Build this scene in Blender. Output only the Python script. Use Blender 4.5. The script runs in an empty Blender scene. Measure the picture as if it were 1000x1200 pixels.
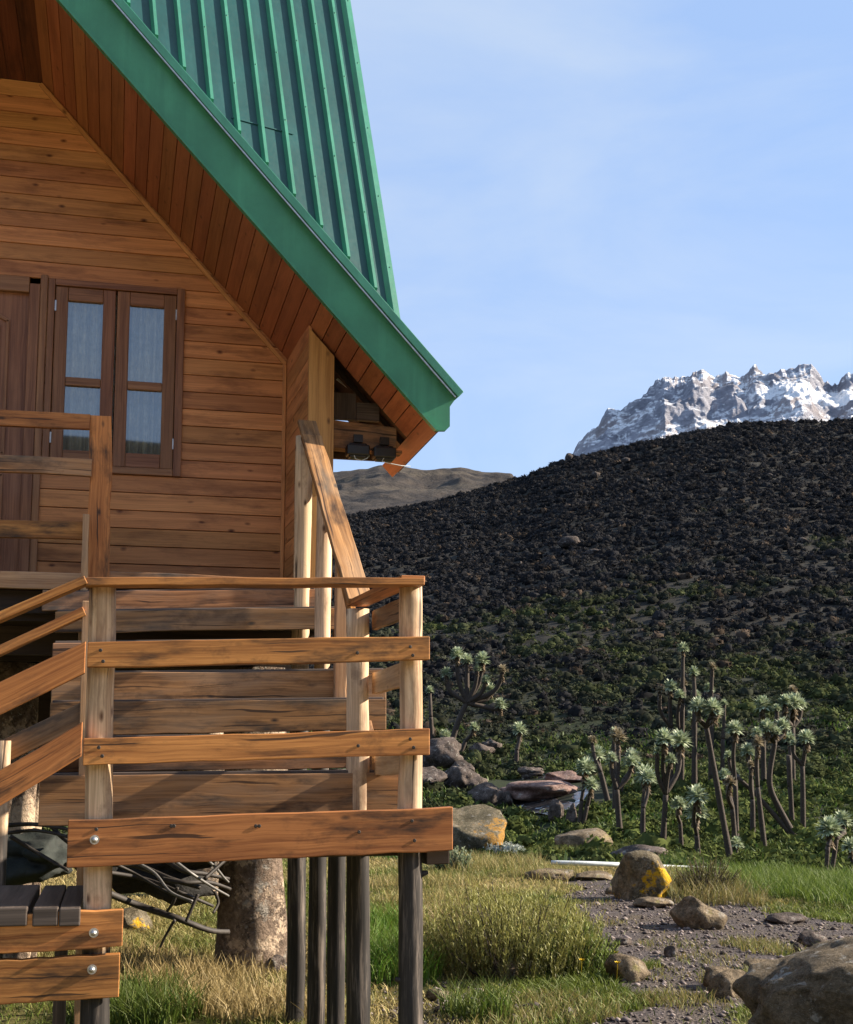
import bpy, bmesh, math, random
import numpy as np
from mathutils import Vector, Matrix, noise
R_ = math.radians
rng = np.random.default_rng(7); random.seed(7)
S = bpy.context.scene; COL = S.collection
# ------------------------------------------------------------ camera, sky, sun, exposure
EYE = 1.6; PSI = R_(13.56); PIT = math.atan(197/1500.)
cam = bpy.data.objects.new("camera", bpy.data.cameras.new("camera")); COL.objects.link(cam)
cam.data.sensor_fit = 'VERTICAL'; cam.data.sensor_height = 36; cam.data.sensor_width = 30; cam.data.lens = 45
cam.data.shift_y = 83/1200; cam.data.clip_start = .1; cam.data.clip_end = 20000
cam.location = (0, 0, EYE); cam.rotation_euler = (math.pi/2+PIT, 0, -PSI); S.camera = cam
S.view_settings.view_transform = 'Standard'; S.view_settings.look = 'None'; S.view_settings.gamma = 1
S.view_settings.exposure = 1.5
SUN_AZ, SUN_EL = R_(90+4.5), R_(27)      # compass from +Y towards +X
w = bpy.data.worlds.new("World"); S.world = w; w.use_nodes = True
nt = w.node_tree; N = nt.nodes; L = nt.links; N.clear()
o_ = N.new('ShaderNodeOutputWorld'); bg = N.new('ShaderNodeBackground'); L.new(bg.outputs[0], o_.inputs[0])
sky = N.new('ShaderNodeTexSky'); sky.sky_type = 'NISHITA'; sky.sun_disc = False
sky.sun_elevation = SUN_EL; sky.sun_rotation = SUN_AZ; sky.altitude = 4000; sky.dust_density = .3; sky.ozone_density = 2.0
tc = N.new('ShaderNodeTexCoord'); mp = N.new('ShaderNodeMapping'); mp.inputs['Scale'].default_value = (1.5, 1.5, 4.6)
mp.inputs['Rotation'].default_value = (0.25, .2, .3)
nz = N.new('ShaderNodeTexNoise'); nz.inputs['Scale'].default_value = 1.9; nz.inputs['Detail'].default_value = 7; nz.inputs['Roughness'].default_value = .55; nz.inputs['Distortion'].default_value = .4
rp = N.new('ShaderNodeMapRange'); rp.inputs['From Min'].default_value = .36; rp.inputs['From Max'].default_value = .66
rp.inputs['To Min'].default_value = -.1; rp.inputs['To Max'].default_value = .66
mc = N.new('ShaderNodeMix'); mc.data_type = 'RGBA'; mc.inputs[6].default_value = (.84, 1.30, 2.2, 1); mc.inputs[7].default_value = (1.38, 1.68, 2.15, 1)
sxy = N.new('ShaderNodeSeparateXYZ'); ad = N.new('ShaderNodeMath'); ad.operation = 'MULTIPLY_ADD'; ad.inputs[1].default_value = .7; ad.use_clamp = True
mx = N.new('ShaderNodeMix'); mx.data_type = 'RGBA'; mx.inputs[0].default_value = .85; L.new(mc.outputs[2], mx.inputs[7])
L.new(tc.outputs['Generated'], mp.inputs[0]); L.new(mp.outputs[0], nz.inputs[0]); L.new(nz.outputs[0], rp.inputs[0])
L.new(tc.outputs['Generated'], sxy.inputs[0]); L.new(sxy.outputs[2], ad.inputs[0]); L.new(rp.outputs[0], ad.inputs[2]); L.new(ad.outputs[0], mc.inputs[0]); L.new(sky.outputs[0], mx.inputs[6]); L.new(mx.outputs[2], bg.inputs[0]); bg.inputs[1].default_value = .15
sl = bpy.data.lights.new("sun", 'SUN'); sl.energy = 4.6; sl.angle = R_(.55); sl.color = (1, .86, .68)
sun = bpy.data.objects.new("sun", sl); COL.objects.link(sun)
sv = Vector((math.sin(SUN_AZ)*math.cos(SUN_EL), math.cos(SUN_AZ)*math.cos(SUN_EL), math.sin(SUN_EL)))
sun.rotation_euler = sv.to_track_quat('Z', 'Y').to_euler(); sun.location = (20, 5, 15)

# ------------------------------------------------------------ measuring helpers
F_ = Vector((math.sin(PSI)*math.cos(PIT), math.cos(PSI)*math.cos(PIT), math.sin(PIT)))
RT = Vector((math.cos(PSI), -math.sin(PSI), 0)); UP = RT.cross(F_)
def P(x, y, X=None, Y=None, Z=None, D=None):
    d = F_ + RT*((x-500)/1500) + UP*((683-y)/1500)
    t = X/d.x if X is not None else Y/d.y if Y is not None else (Z-EYE)/d.z if Z is not None else D
    return Vector((0, 0, EYE)) + d*t
def uv2w(u, v): return u*math.cos(PSI)+v*math.sin(PSI), -u*math.sin(PSI)+v*math.cos(PSI)
def w2uv(x, y): return x*math.cos(PSI)-y*math.sin(PSI), x*math.sin(PSI)+y*math.cos(PSI)

def tag(o, label=None, cat=None, group=None, kind=None):
    if label: o['label'] = label
    if cat: o['category'] = cat
    if group: o['group'] = group
    if kind: o['kind'] = kind
    return o
def empty(name, loc, label, cat, group=None):
    o = bpy.data.objects.new(name, None); COL.objects.link(o); o.location = loc; o.empty_display_size = .2
    return tag(o, label, cat, group)

class MB:
    def __init__(s): s.v=[]; s.f=[]; s.uv=[]; s.c=[]; s.m=[]
    def face(s, pts, uvs, c, mi=0):
        b=len(s.v); s.v += [tuple(p) for p in pts]; s.f.append(tuple(range(b, b+len(pts)))); s.uv += list(uvs); s.c.append(c); s.m.append(mi)
    def plank(s, A, B, W, T, seg=1, jit=0., c=None, taper=None):
        """board from A to B (edge centre line), W = half-width vector, T = thickness vector (front face at A, back at A+T)"""
        A=Vector(A);B=Vector(B);W=Vector(W);T=Vector(T); ln=(B-A).length; c=random.random() if c is None else c
        u0=c*17.3; rings=[]
        wn=W.length
        for i in range(seg+1):
            t=i/seg; p=A.lerp(B,t); j1=W.normalized()*random.uniform(-jit,jit); j2=W.normalized()*random.uniform(-jit,jit)
            k=1 if not taper else 1+(taper-1)*t
            rings.append([p-W*k+j1, p+W*k+j2, p+W*k+j2+T, p-W*k+j1+T])
        th=T.length; vv=[0, 2*wn, 2*wn+th, 4*wn+th, 4*wn+2*th]
        base=len(s.v)
        for r in rings: s.v += [tuple(p) for p in r]
        for i in range(seg):
            u1=u0+ln*i/seg; u2=u0+ln*(i+1)/seg
            for k in range(4):
                a=base+i*4+k; b=base+i*4+(k+1)%4
                s.f.append((a, b, b+4, a+4)); s.uv += [(u1,vv[k]),(u1,vv[k+1]),(u2,vv[k+1]),(u2,vv[k])]; s.c.append(c); s.m.append(0)
        e=base+seg*4
        s.f.append((base+3,base+2,base+1,base)); s.uv += [(0,th),(.02,th),(.02,0),(0,0)]; s.c.append(c); s.m.append(0)
        s.f.append((e,e+1,e+2,e+3)); s.uv += [(0,0),(.02,0),(.02,th),(0,th)]; s.c.append(c); s.m.append(0)
    def box(s, lo, hi, c=None, grain=None):
        lo=Vector(lo);hi=Vector(hi);d=hi-lo
        g=grain if grain is not None else max(range(3), key=lambda i:d[i])
        o=[i for i in range(3) if i!=g]; wv=Vector((0,0,0)); tv=Vector((0,0,0)); a=Vector(lo); b=Vector(lo)
        wi,ti=(o if d[o[0]]>=d[o[1]] else o[::-1]); wv[wi]=d[wi]/2; tv[ti]=d[ti]; a[wi]+=d[wi]/2; b=Vector(a); b[g]=hi[g]
        s.plank(a,b,wv,tv,c=c)
    def tube(s, pts, rad, n=12, c=None, jit=0., cap=True):
        c=random.random() if c is None else c; pts=[Vector(p) for p in pts]; base=len(s.v); u=c*11.1; us=[]
        for i,p in enumerate(pts):
            d=(pts[min(i+1,len(pts)-1)]-pts[max(i-1,0)]).normalized(); a=d.orthogonal().normalized() if i==0 else (a-d*a.dot(d)).normalized(); b=d.cross(a)
            if i: u += (p-pts[i-1]).length
            us.append(u); r=rad[i] if hasattr(rad,'__len__') else rad
            for k in range(n):
                t=2*math.pi*k/n; q=noise.noise(Vector((math.cos(t)*1.3+c*9, math.sin(t)*1.3, u*1.7)))*jit
                s.v.append(tuple(p+(a*math.cos(t)+b*math.sin(t))*(r*(1+q))))
        rr=rad[0] if hasattr(rad,'__len__') else rad
        for i in range(len(pts)-1):
            for k in range(n):
                k2=(k+1)%n; s.f.append((base+i*n+k, base+i*n+k2, base+(i+1)*n+k2, base+(i+1)*n+k))
                v1=k/n*6.3*rr; v2=(k+1)/n*6.3*rr; s.uv += [(us[i],v1),(us[i],v2),(us[i+1],v2),(us[i+1],v1)]; s.c.append(c); s.m.append(0)
        if cap:
            s.f.append(tuple(base+k for k in reversed(range(n)))); s.uv += [(0,0)]*n; s.c.append(c); s.m.append(0)
            e=base+(len(pts)-1)*n; s.f.append(tuple(e+k for k in range(n))); s.uv += [(0,0)]*n; s.c.append(c); s.m.append(0)
    def build(s, name, mat, parent=None, bevel=0, smooth=False, origin=None):
        me=bpy.data.meshes.new(name); o3=Vector(origin) if origin is not None else (parent.matrix_basis.translation if parent else Vector((0,0,0)))
        if parent and parent.parent and origin is None: o3=parent.matrix_basis.translation+parent.parent.matrix_basis.translation
        me.from_pydata([tuple(Vector(p)-o3) for p in s.v], [], s.f)
        ul=me.uv_layers.new(name='UVMap'); ul.data.foreach_set('uv', np.array(s.uv, dtype=np.float32).ravel())
        ca=me.color_attributes.new('rnd','FLOAT_COLOR','CORNER'); arr=[]
        for f,c in zip(s.f,s.c): arr += [c,c,c,1.]*len(f)
        ca.data.foreach_set('color', np.array(arr, dtype=np.float32))
        for m_ in (mat if isinstance(mat,(list,tuple)) else [mat]): me.materials.append(m_)
        me.polygons.foreach_set('material_index', s.m)
        if smooth: me.polygons.foreach_set('use_smooth',[True]*len(s.f))
        bm=bmesh.new(); bm.from_mesh(me); bmesh.ops.recalc_face_normals(bm, faces=bm.faces); bm.to_mesh(me); bm.free()
        me.update(); o=bpy.data.objects.new(name, me); COL.objects.link(o)
        if parent: o.parent=parent
        elif origin is not None: o.location=origin
        if bevel:
            b=o.modifiers.new('bevel','BEVEL'); b.width=bevel; b.segments=2; b.limit_method='ANGLE'; b.angle_limit=R_(50)
        return o
def raw(name, V, Fq, mat, color=None, parent=None, smooth=False, loc=None):
    """numpy mesh; Fq (n,k) ; color per face (n,3)"""
    me=bpy.data.meshes.new(name); V=np.asarray(V,dtype=np.float32); Fq=np.asarray(Fq,dtype=np.int32); n,k=Fq.shape
    me.vertices.add(len(V)); me.vertices.foreach_set('co',V.ravel()); me.loops.add(n*k); me.loops.foreach_set('vertex_index',Fq.ravel())
    me.polygons.add(n); me.polygons.foreach_set('loop_start',np.arange(0,n*k,k,dtype=np.int32)); me.polygons.foreach_set('loop_total',np.full(n,k,dtype=np.int32))
    if smooth: me.polygons.foreach_set('use_smooth',np.ones(n,dtype=bool))
    me.update(calc_edges=True)
    if color is not None:
        ca=me.color_attributes.new('Col','FLOAT_COLOR','CORNER'); c=np.ones((n,k,4),dtype=np.float32); c[:,:,:3]=np.asarray(color)[:,None,:]; ca.data.foreach_set('color',c.ravel())
    me.materials.append(mat); me.validate(); o=bpy.data.objects.new(name,me); COL.objects.link(o)
    if parent: o.parent=parent
    if loc is not None: o.location=loc
    return o

# ------------------------------------------------------------ materials
class G:
    def __init__(s, name, rough=.7, spec=.5, metal=0):
        s.m=bpy.data.materials.new(name); s.m.use_nodes=True; s.t=s.m.node_tree; s.n=s.t.nodes; s.b=s.n['Principled BSDF']
        s.b.inputs['Roughness'].default_value=rough; s.b.inputs['Specular IOR Level'].default_value=spec; s.b.inputs['Metallic'].default_value=metal
    def add(s,t,**k):
        n=s.n.new('ShaderNode'+t)
        for a,b in k.items():
            if a in n.inputs: n.inputs[a].default_value=b
            else: setattr(n,a,b)
        return n
    def l(s,a,b): s.t.links.new(a,b)
    def math(s,op,a,b=None,c=None):
        n=s.add('Math',operation=op)
        for i,x in enumerate((a,b,c)):
            if x is None: continue
            if isinstance(x,(int,float)): n.inputs[i].default_value=x
            else: s.l(x,n.inputs[i])
        return n.outputs[0]
    def mix(s,f,a,b,mode='MIX'):
        n=s.add('Mix',data_type='RGBA',blend_type=mode)
        for i,x in ((0,f),(6,a),(7,b)):
            if isinstance(x,(int,float)): n.inputs[i].default_value=x
            elif isinstance(x,tuple): n.inputs[i].default_value=(*x,1)
            else: s.l(x,n.inputs[i])
        return n.outputs[2]
    def ramp(s,f,st):
        n=s.add('ValToRGB'); e=n.color_ramp.elements
        while len(e)<len(st): e.new(.5)
        for q,(p,c) in zip(e,st): q.position=p; q.color=(*c,1) if isinstance(c,tuple) else (c,c,c,1)
        s.l(f,n.inputs[0]); return n.outputs[0]
    def noise(s,vec,sc,det=4,ro=.55,dist=0):
        n=s.add('TexNoise',Scale=sc,Detail=det,Roughness=ro,Distortion=dist); 
        if vec is not None: s.l(vec,n.inputs['Vector'])
        return n.outputs[0]
    def map(s,vec,sc,loc=None):
        n=s.add('Mapping'); n.inputs['Scale'].default_value=sc; s.l(vec,n.inputs[0])
        if loc is not None: s.l(loc,n.inputs['Location'])
        return n.outputs[0]
    def bump(s,h,st,d):
        n=s.add('Bump',Strength=st,Distance=d); s.l(h,n.inputs['Height']); s.l(n.outputs[0],s.b.inputs['Normal'])
def wood(name, dark, light, stain=(.05,.025,.012), knots=.5, stains=.5, var=.35, rough=.6, grey=0., lo_tar=None, spec=.35, crack=0, lo=.40, hi=.66, joint=0):
    g=G(name,rough,spec); uv=g.add('TexCoord').outputs['UV']; at=g.add('Attribute',attribute_name='rnd').outputs['Fac']
    off=g.add('CombineXYZ'); g.l(g.math('MULTIPLY',at,31.),off.inputs[0]); g.l(g.math('MULTIPLY',at,57.),off.inputs[2]); g.l(g.math('MULTIPLY',at,13.),off.inputs[1])
    warp=g.noise(g.map(uv,(1.6,9,1),off.outputs[0]),1,3); wv=g.add('VectorMath',operation='ADD'); cb=g.add('CombineXYZ'); g.l(g.math('MULTIPLY',warp,.05),cb.inputs[1])
    g.l(uv,wv.inputs[0]); g.l(cb.outputs[0],wv.inputs[1]); u2=wv.outputs[0]
    fine=g.noise(g.map(u2,(2.5,110,1),off.outputs[0]),1,5,.6); band=g.noise(g.map(u2,(.8,22,1),off.outputs[0]),1,3,.5)
    f=g.math('ADD',g.math('MULTIPLY',fine,.55),g.math('MULTIPLY',band,.55)); col=g.ramp(f,[(lo,dark),(hi,light)])
    k=g.add('TexVoronoi',Scale=1.,Randomness=1.); g.l(g.map(u2,(5.5,11,1),off.outputs[0]),k.inputs['Vector']); ks=g.add('SeparateColor'); g.l(k.outputs['Color'],ks.inputs[0]); kn=g.math('MULTIPLY',g.ramp(k.outputs['Distance'],[(.05,1.),(.17,0.)]),g.ramp(ks.outputs[0],[(.35,0.),(.42,1.)]))
    kc=g.math('MULTIPLY',kn,knots); col=g.mix(kc,col,stain)
    sn=g.noise(g.map(u2,(2.2,9,1),off.outputs[0]),1,5,.65); sf=g.math('MULTIPLY',g.ramp(sn,[(.50,0.),(.68,1.)]),stains); col=g.mix(sf,col,stain)
    if grey: 
        gn=g.noise(g.map(u2,(1.1,5,1),off.outputs[0]),1.7,4,.6); col=g.mix(g.math('MULTIPLY',g.ramp(gn,[(.42,0.),(.62,1.)]),grey),col,(.33,.27,.21))
    if crack or lo_tar is not None:
        cn=g.noise(g.map(u2,(.9,38,1),off.outputs[0]),1.3,2,.4); ck=g.ramp(cn,[(.0,0.),(.655,0.),(.675,1.)]); col=g.mix(g.math('MULTIPLY',ck,.85),col,(.03,.015,.01))
        bn=g.noise(g.map(uv,(3.5,5,1),off.outputs[0]),1.,6,.7); col=g.mix(g.math('MULTIPLY',g.ramp(bn,[(.56,0.),(.66,1.)]),.45),col,stain)
    h=g.add('HueSaturation'); g.l(col,h.inputs['Color']); g.l(g.math('ADD',g.math('MULTIPLY',at,var*2),1-var),h.inputs['Value'])
    g.l(g.math('ADD',g.math('MULTIPLY',g.math('FRACT',g.math('MULTIPLY',at,7.7)),.014),.494),h.inputs['Hue']); col=h.outputs[0]
    if lo_tar is not None:
        geo=g.add('NewGeometry'); sx=g.add('SeparateXYZ'); g.l(geo.outputs['Position'],sx.inputs[0])
        n2=g.noise(geo.outputs['Position'],9,3); t=g.math('ADD',sx.outputs[2],g.math('MULTIPLY',n2,.12))
        mr=g.add('MapRange'); g.l(t,mr.inputs['Value']); mr.inputs['From Min'].default_value=lo_tar-.02; mr.inputs['From Max'].default_value=lo_tar+.03
        tar=g.ramp(g.noise(g.map(u2,(2,30,1),off.outputs[0]),1,5,.7),[(.35,(.012,.011,.011)),(.52,(.035,.03,.028)),(.68,(.20,.165,.14))]); col=g.mix(mr.outputs[0],tar,col)
    g.l(col,g.b.inputs['Base Color']); g.bump(g.math('SUBTRACT',f,g.math('MULTIPLY',kn,.3)),.35,.004); return g.m
def plain(name,c,rough=.6,metal=0,sc=12,amt=.3,bump=.0,spec=.5):
    g=G(name,rough,spec,metal); p=g.add('TexCoord').outputs['Object']; n=g.noise(p,sc,5,.6)
    col=g.mix(g.ramp(n,[(.3,0.),(.7,1.)]),tuple(x*(1-amt) for x in c),tuple(min(1,x*(1+amt)) for x in c)); g.l(col,g.b.inputs['Base Color'])
    if bump: g.bump(n,.5,bump)
    return g.m
def colmat(name, rough=.7, trans=.25, sc=None, spec=.3):
    g=G(name,rough,spec); a=g.add('Attribute',attribute_name='Col').outputs['Color']; g.l(a,g.b.inputs['Base Color'])
    if trans:
        tr=g.add('BsdfTranslucent'); g.l(a,tr.inputs[0]); ms=g.add('MixShader'); ms.inputs[0].default_value=trans
        g.l(g.b.outputs[0],ms.inputs[1]); g.l(tr.outputs[0],ms.inputs[2]); g.l(ms.outputs[0],g.n['Material Output'].inputs[0])
    return g.m
def green_paint(name,c,dirt=.25):
    g=G(name,.42,.45); p=g.add('TexCoord').outputs['Object']; n=g.noise(p,3.,6,.65); n2=g.noise(p,45,3,.6)
    col=g.mix(g.ramp(n,[(.35,0.),(.7,1.)]),tuple(x*.72 for x in c),c); col=g.mix(g.math('MULTIPLY',g.ramp(n2,[(.6,0.),(.8,1.)]),dirt),col,tuple(x*.45 for x in c))
    st=g.noise(g.map(p,(14,14,.7)),1,4,.6); col=g.mix(g.math('MULTIPLY',g.ramp(st,[(.5,0.),(.75,1.)]),.35),col,tuple(min(1,x*1.4+.012) for x in c))
    g.l(col,g.b.inputs['Base Color']); g.l(g.math('ADD',g.math('MULTIPLY',n2,.25),.3),g.b.inputs['Roughness']); g.bump(n,.25,.006); return g.m
M={}
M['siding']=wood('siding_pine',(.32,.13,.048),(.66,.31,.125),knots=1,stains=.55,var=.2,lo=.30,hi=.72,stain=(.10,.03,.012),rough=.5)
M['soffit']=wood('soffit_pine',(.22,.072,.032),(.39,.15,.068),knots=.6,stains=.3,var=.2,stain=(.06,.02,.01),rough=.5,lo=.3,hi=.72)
M['ceiling']=wood('ceiling_board_shaded',(.06,.02,.012),(.15,.05,.025),knots=.3,stains=.6,var=.25,stain=(.03,.01,.008))  # shade under the porch ceiling is put into this darker wood colour
M['rail']=wood('rail_board',(.23,.078,.02),(.57,.245,.072),knots=1,stains=1.,var=.22,stain=(.06,.03,.016),crack=1)
M['old']=wood('weathered_board',(.15,.065,.026),(.42,.205,.085),knots=1,stains=1.,var=.26,stain=(.035,.02,.014),grey=.25,crack=1)
M['pale']=wood('pale_board',(.33,.17,.075),(.60,.38,.2),knots=.8,stains=.35,var=.12,stain=(.12,.05,.02),grey=.3)
M['log']=wood('peeled_log',(.40,.25,.14),(.86,.64,.41),knots=1,stains=.7,var=.08,stain=(.14,.07,.035),grey=.3,lo_tar=1.27)
M['log_left']=wood('peeled_log_left',(.40,.25,.14),(.86,.64,.41),knots=1,stains=.7,var=.08,stain=(.14,.07,.035),grey=.3,lo_tar=.86)
M['log2']=wood('peeled_log_rear',(.40,.25,.14),(.86,.64,.41),knots=1,stains=.7,var=.08,stain=(.14,.07,.035),grey=.3,lo_tar=1.9)
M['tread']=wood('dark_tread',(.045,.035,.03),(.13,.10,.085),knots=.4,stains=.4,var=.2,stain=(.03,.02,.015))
M['frame']=wood('dark_hardwood',(.15,.06,.03),(.32,.16,.085),knots=.1,stains=.25,var=.12,stain=(.05,.022,.014),rough=.45)
M['column']=wood('column_board',(.32,.145,.045),(.54,.28,.10),knots=1,stains=.15,var=.1,stain=(.12,.05,.02))
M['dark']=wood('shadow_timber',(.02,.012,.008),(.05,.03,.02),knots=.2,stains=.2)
M['fascia']=green_paint('fascia_green',(.06,.285,.165),.2)
M['roof']=green_paint('roof_green',(.010,.078,.080),.35)
M['ribs']=green_paint('rib_green',(.05,.25,.18),.2)
M['steel']=plain('galvanised',(.5,.5,.5),.4,.8,40,.2)
M['rod']=plain('dull_rod',(.16,.155,.15),.55,.3,30,.3)
M['black']=plain('black_plastic',(.012,.012,.013),.4)
M['grit']=plain('concrete',(.25,.21,.17),.9,0,9,.35,.02)
M['tar']=plain('dark_branch',(.03,.024,.02),.7,0,25,.5,.004)
M['white']=plain('white_pipe',(.55,.60,.62),.5,0,7,.25)
g=G('window_glass',.03,.5); g.b.inputs['Base Color'].default_value=(.8,.85,.85,1); g.b.inputs['Transmission Weight'].default_value=1; g.b.inputs['IOR'].default_value=1.75
M['glass']=g.m; g.m.use_raytrace_refraction=True
tr=g.add('BsdfTransparent'); gl=g.add('BsdfGlossy'); gl.inputs['Roughness'].default_value=.02; gl.inputs['Color'].default_value=(.95,.93,.88,1); fr=g.add('Fresnel',IOR=1.9); ms=g.add('MixShader'); tr.inputs[0].default_value=(.72,.77,.75,1)
g.l(g.math('ADD',g.math('MULTIPLY',fr.outputs[0],1.2),.10),ms.inputs[0]); g.l(tr.outputs[0],ms.inputs[1]); g.l(gl.outputs[0],ms.inputs[2]); g.l(ms.outputs[0],g.n['Material Output'].inputs[0])
M['curtain']=plain('curtain_cloth',(.80,.80,.78),.9,0,14,.25)
def rockmat(name,a,b,lich=None,lf=(.62,.7),sc=3.,side=0):
    g=G(name,.9,.2); p=g.add('TexCoord').outputs['Object']; n=g.noise(p,sc,8,.65); n2=g.noise(p,sc*6,6,.7)
    f=g.math('ADD',g.math('MULTIPLY',n,.6),g.math('MULTIPLY',n2,.4)); col=g.ramp(f,[(.3,tuple(x*.35 for x in a)),(.46,a),(.64,b)])
    v=g.noise(p,sc*2.3,5,.6); col=g.mix(g.math('MULTIPLY',g.ramp(v,[(.6,0.),(.66,1.)]),.6),col,(.34,.33,.3))
    if lich:
        l=g.noise(p,sc*.9,6,.7)
        if side: sp_=g.add('SeparateXYZ'); g.l(p,sp_.inputs[0]); l=g.math('ADD',l,g.math('MULTIPLY',g.math('SUBTRACT',sp_.outputs[0],sp_.outputs[2]),side))
        col=g.mix(g.ramp(l,[(lf[0],0.),(lf[1],1.)]),col,lich)
    n3=g.noise(p,sc*16,5,.75); col=g.mix(.55,col,g.ramp(n3,[(.32,.25),(.5,.5),(.68,.8)]),'OVERLAY')
    ve=g.add('TexVoronoi',Scale=sc*.8,feature='DISTANCE_TO_EDGE'); wp=g.add('VectorMath',operation='ADD'); g.l(p,wp.inputs[0]); ns=g.add('TexNoise',Scale=sc*1.5,Detail=6.,Roughness=.7); g.l(p,ns.inputs['Vector']); g.l(ns.outputs['Color'],wp.inputs[1]); g.l(wp.outputs[0],ve.inputs['Vector'])
    cr_=g.ramp(ve.outputs['Distance'],[(.0,1.),(.022,0.)]); col=g.mix(g.math('MULTIPLY',cr_,.7),col,tuple(x*.3 for x in a))
    vs=g.add('TexVoronoi',Scale=sc*7.); g.l(wp.outputs[0],vs.inputs['Vector']); vc=g.add('SeparateColor'); g.l(vs.outputs['Color'],vc.inputs[0]); sp=g.math('MULTIPLY',g.ramp(vs.outputs['Distance'],[(.18,1.),(.28,0.)]),g.ramp(vc.outputs[0],[(.78,0.),(.82,1.)])); col=g.mix(g.math('MULTIPLY',sp,.75),col,(.36,.36,.32))
    g.l(col,g.b.inputs['Base Color']); g.bump(g.math('ADD',g.math('SUBTRACT',f,g.math('MULTIPLY',cr_,.3)),g.math('MULTIPLY',n3,.35)),.9,.07); return g.m
M['rock']=rockmat('tan_rock',(.13,.10,.065),(.30,.235,.16),(.2,.19,.05),(.6,.7))
M['rockdark']=rockmat('brown_rock',(.065,.052,.046),(.17,.135,.12))
M['rockyel']=rockmat('lichen_rock',(.12,.10,.065),(.26,.22,.15),(.60,.36,.02),(.59,.63),2.6,side=.32)
M['slab']=rockmat('reddish_slab',(.16,.10,.085),(.34,.235,.20),None,(.6,.7),2)
M['rockmot']=rockmat('mottled_rock',(.11,.095,.06),(.27,.22,.15),(.36,.2,.05),(.57,.62),3.2,side=.2)
M['rockhill']=rockmat('hill_rock',(.035,.028,.025),(.10,.075,.065))
M['rockbig']=rockmat('grey_boulder',(.10,.078,.05),(.21,.165,.11),(.3,.31,.3),(.62,.66),4)
M['pillar']=rockmat('stone_pillar',(.17,.125,.095),(.36,.27,.20),(.5,.385,.28),(.5,.53),2.2)
M['grass']=colmat('grass_blades',.6,.3); M['leaf']=colmat('leaves',.55,.25); M['pebble']=colmat('pebbles',.85,0); M['scrub']=colmat('scrub',1.,.15,spec=.02)
M['bark']=plain('senecio_bark',(.055,.042,.034),.9,0,30,.5,.02)
g=G('gravel_path',.95,.2); p=g.add('NewGeometry').outputs['Position']; a=g.noise(p,60,4,.7); b=g.noise(p,2.5,5,.6); v=g.add('TexVoronoi',Scale=45.); g.l(p,v.inputs['Vector'])
col=g.mix(g.ramp(a,[(.3,0.),(.75,1.)]),(.04,.034,.034),(.13,.11,.108)); col=g.mix(g.ramp(b,[(.45,0.),(.7,1.)]),col,(.1,.08,.055))
g.l(col,g.b.inputs['Base Color']); g.bump(g.math('ADD',v.outputs['Distance'],a),.9,.02); M['gravel']=g.m
g=G('hill_ground',.95,.15); geo=g.add('NewGeometry'); p=geo.outputs['Position']; sx=g.add('SeparateXYZ'); g.l(p,sx.inputs[0])
a=g.noise(p,1.1,6,.65); b=g.noise(p,.12,5,.6); c_=g.noise(p,9,5,.7)
near=g.mix(g.ramp(a,[(.35,0.),(.6,1.)]),(.05,.06,.015),(.11,.10,.035)); near=g.mix(g.math('MULTIPLY',g.ramp(c_,[(.45,0.),(.7,1.)]),.6),near,(.05,.04,.022))
far=g.mix(g.ramp(a,[(.35,0.),(.65,1.)]),(.013,.013,.012),(.027,.025,.02)); 
mr=g.add('MapRange'); g.l(sx.outputs[2],mr.inputs['Value']); mr.inputs['From Min'].default_value=1.; mr.inputs['From Max'].default_value=9
gm=g.math('MULTIPLY',g.math('SUBTRACT',1.,mr.outputs[0]),g.ramp(b,[(.35,.2),(.6,1.)])); mid=g.mix(g.math('MULTIPLY',gm,.8),far,(.018,.030,.009))
ln=g.add('VectorMath',operation='LENGTH'); g.l(p,ln.inputs[0]); m2=g.add('MapRange'); g.l(ln.outputs['Value'],m2.inputs['Value']); m2.inputs['From Min'].default_value=19; m2.inputs['From Max'].default_value=24
sy=g.math('ADD',sx.outputs[1],g.math('MULTIPLY',a,1.5)); m3=g.add('MapRange'); g.l(sy,m3.inputs['Value']); m3.inputs['From Min'].default_value=2.; m3.inputs['From Max'].default_value=4.5
near=g.mix(m3.outputs[0],g.mix(g.ramp(a,[(.35,0.),(.65,1.)]),(.30,.23,.12),(.42,.34,.19)),near); m4=g.add('MapRange'); g.l(ln.outputs['Value'],m4.inputs['Value']); m4.inputs['From Min'].default_value=58; m4.inputs['From Max'].default_value=66  # unseen ground behind camera: pale straw added to bounce warm light onto the wall
m5=g.math('MAXIMUM',g.math('MULTIPLY',m2.outputs[0],m3.outputs[0]),m4.outputs[0]); g.l(g.mix(m5,near,mid),g.b.inputs['Base Color']); g.bump(g.math('ADD',a,g.math('MULTIPLY',c_,.5)),.8,.08); M['ground']=g.m
g=G('far_hill',.95,.1); p=g.add('NewGeometry').outputs['Position']; a=g.noise(p,.035,8,.65); b=g.noise(g.map(p,(.01,.01,.06)),1,6,.6,.6)
col=g.mix(g.ramp(a,[(.35,0.),(.62,1.)]),(.022,.021,.022),(.06,.05,.042)); col=g.mix(g.math('MULTIPLY',g.ramp(b,[(.5,0.),(.62,1.)]),.6),col,(.085,.072,.055)); g.l(col,g.b.inputs['Base Color']); g.bump(a,1,6); M['farhill']=g.m
g=G('snowy_rock',.85,.2); geo=g.add('NewGeometry'); p=geo.outputs['Position']; sx=g.add('SeparateXYZ'); g.l(geo.outputs['Normal'],sx.inputs[0])
a=g.noise(p,.012,9,.7); b=g.noise(g.map(p,(.02,.02,.045)),1,9,.72); c_=g.noise(p,.004,4,.5)
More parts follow.
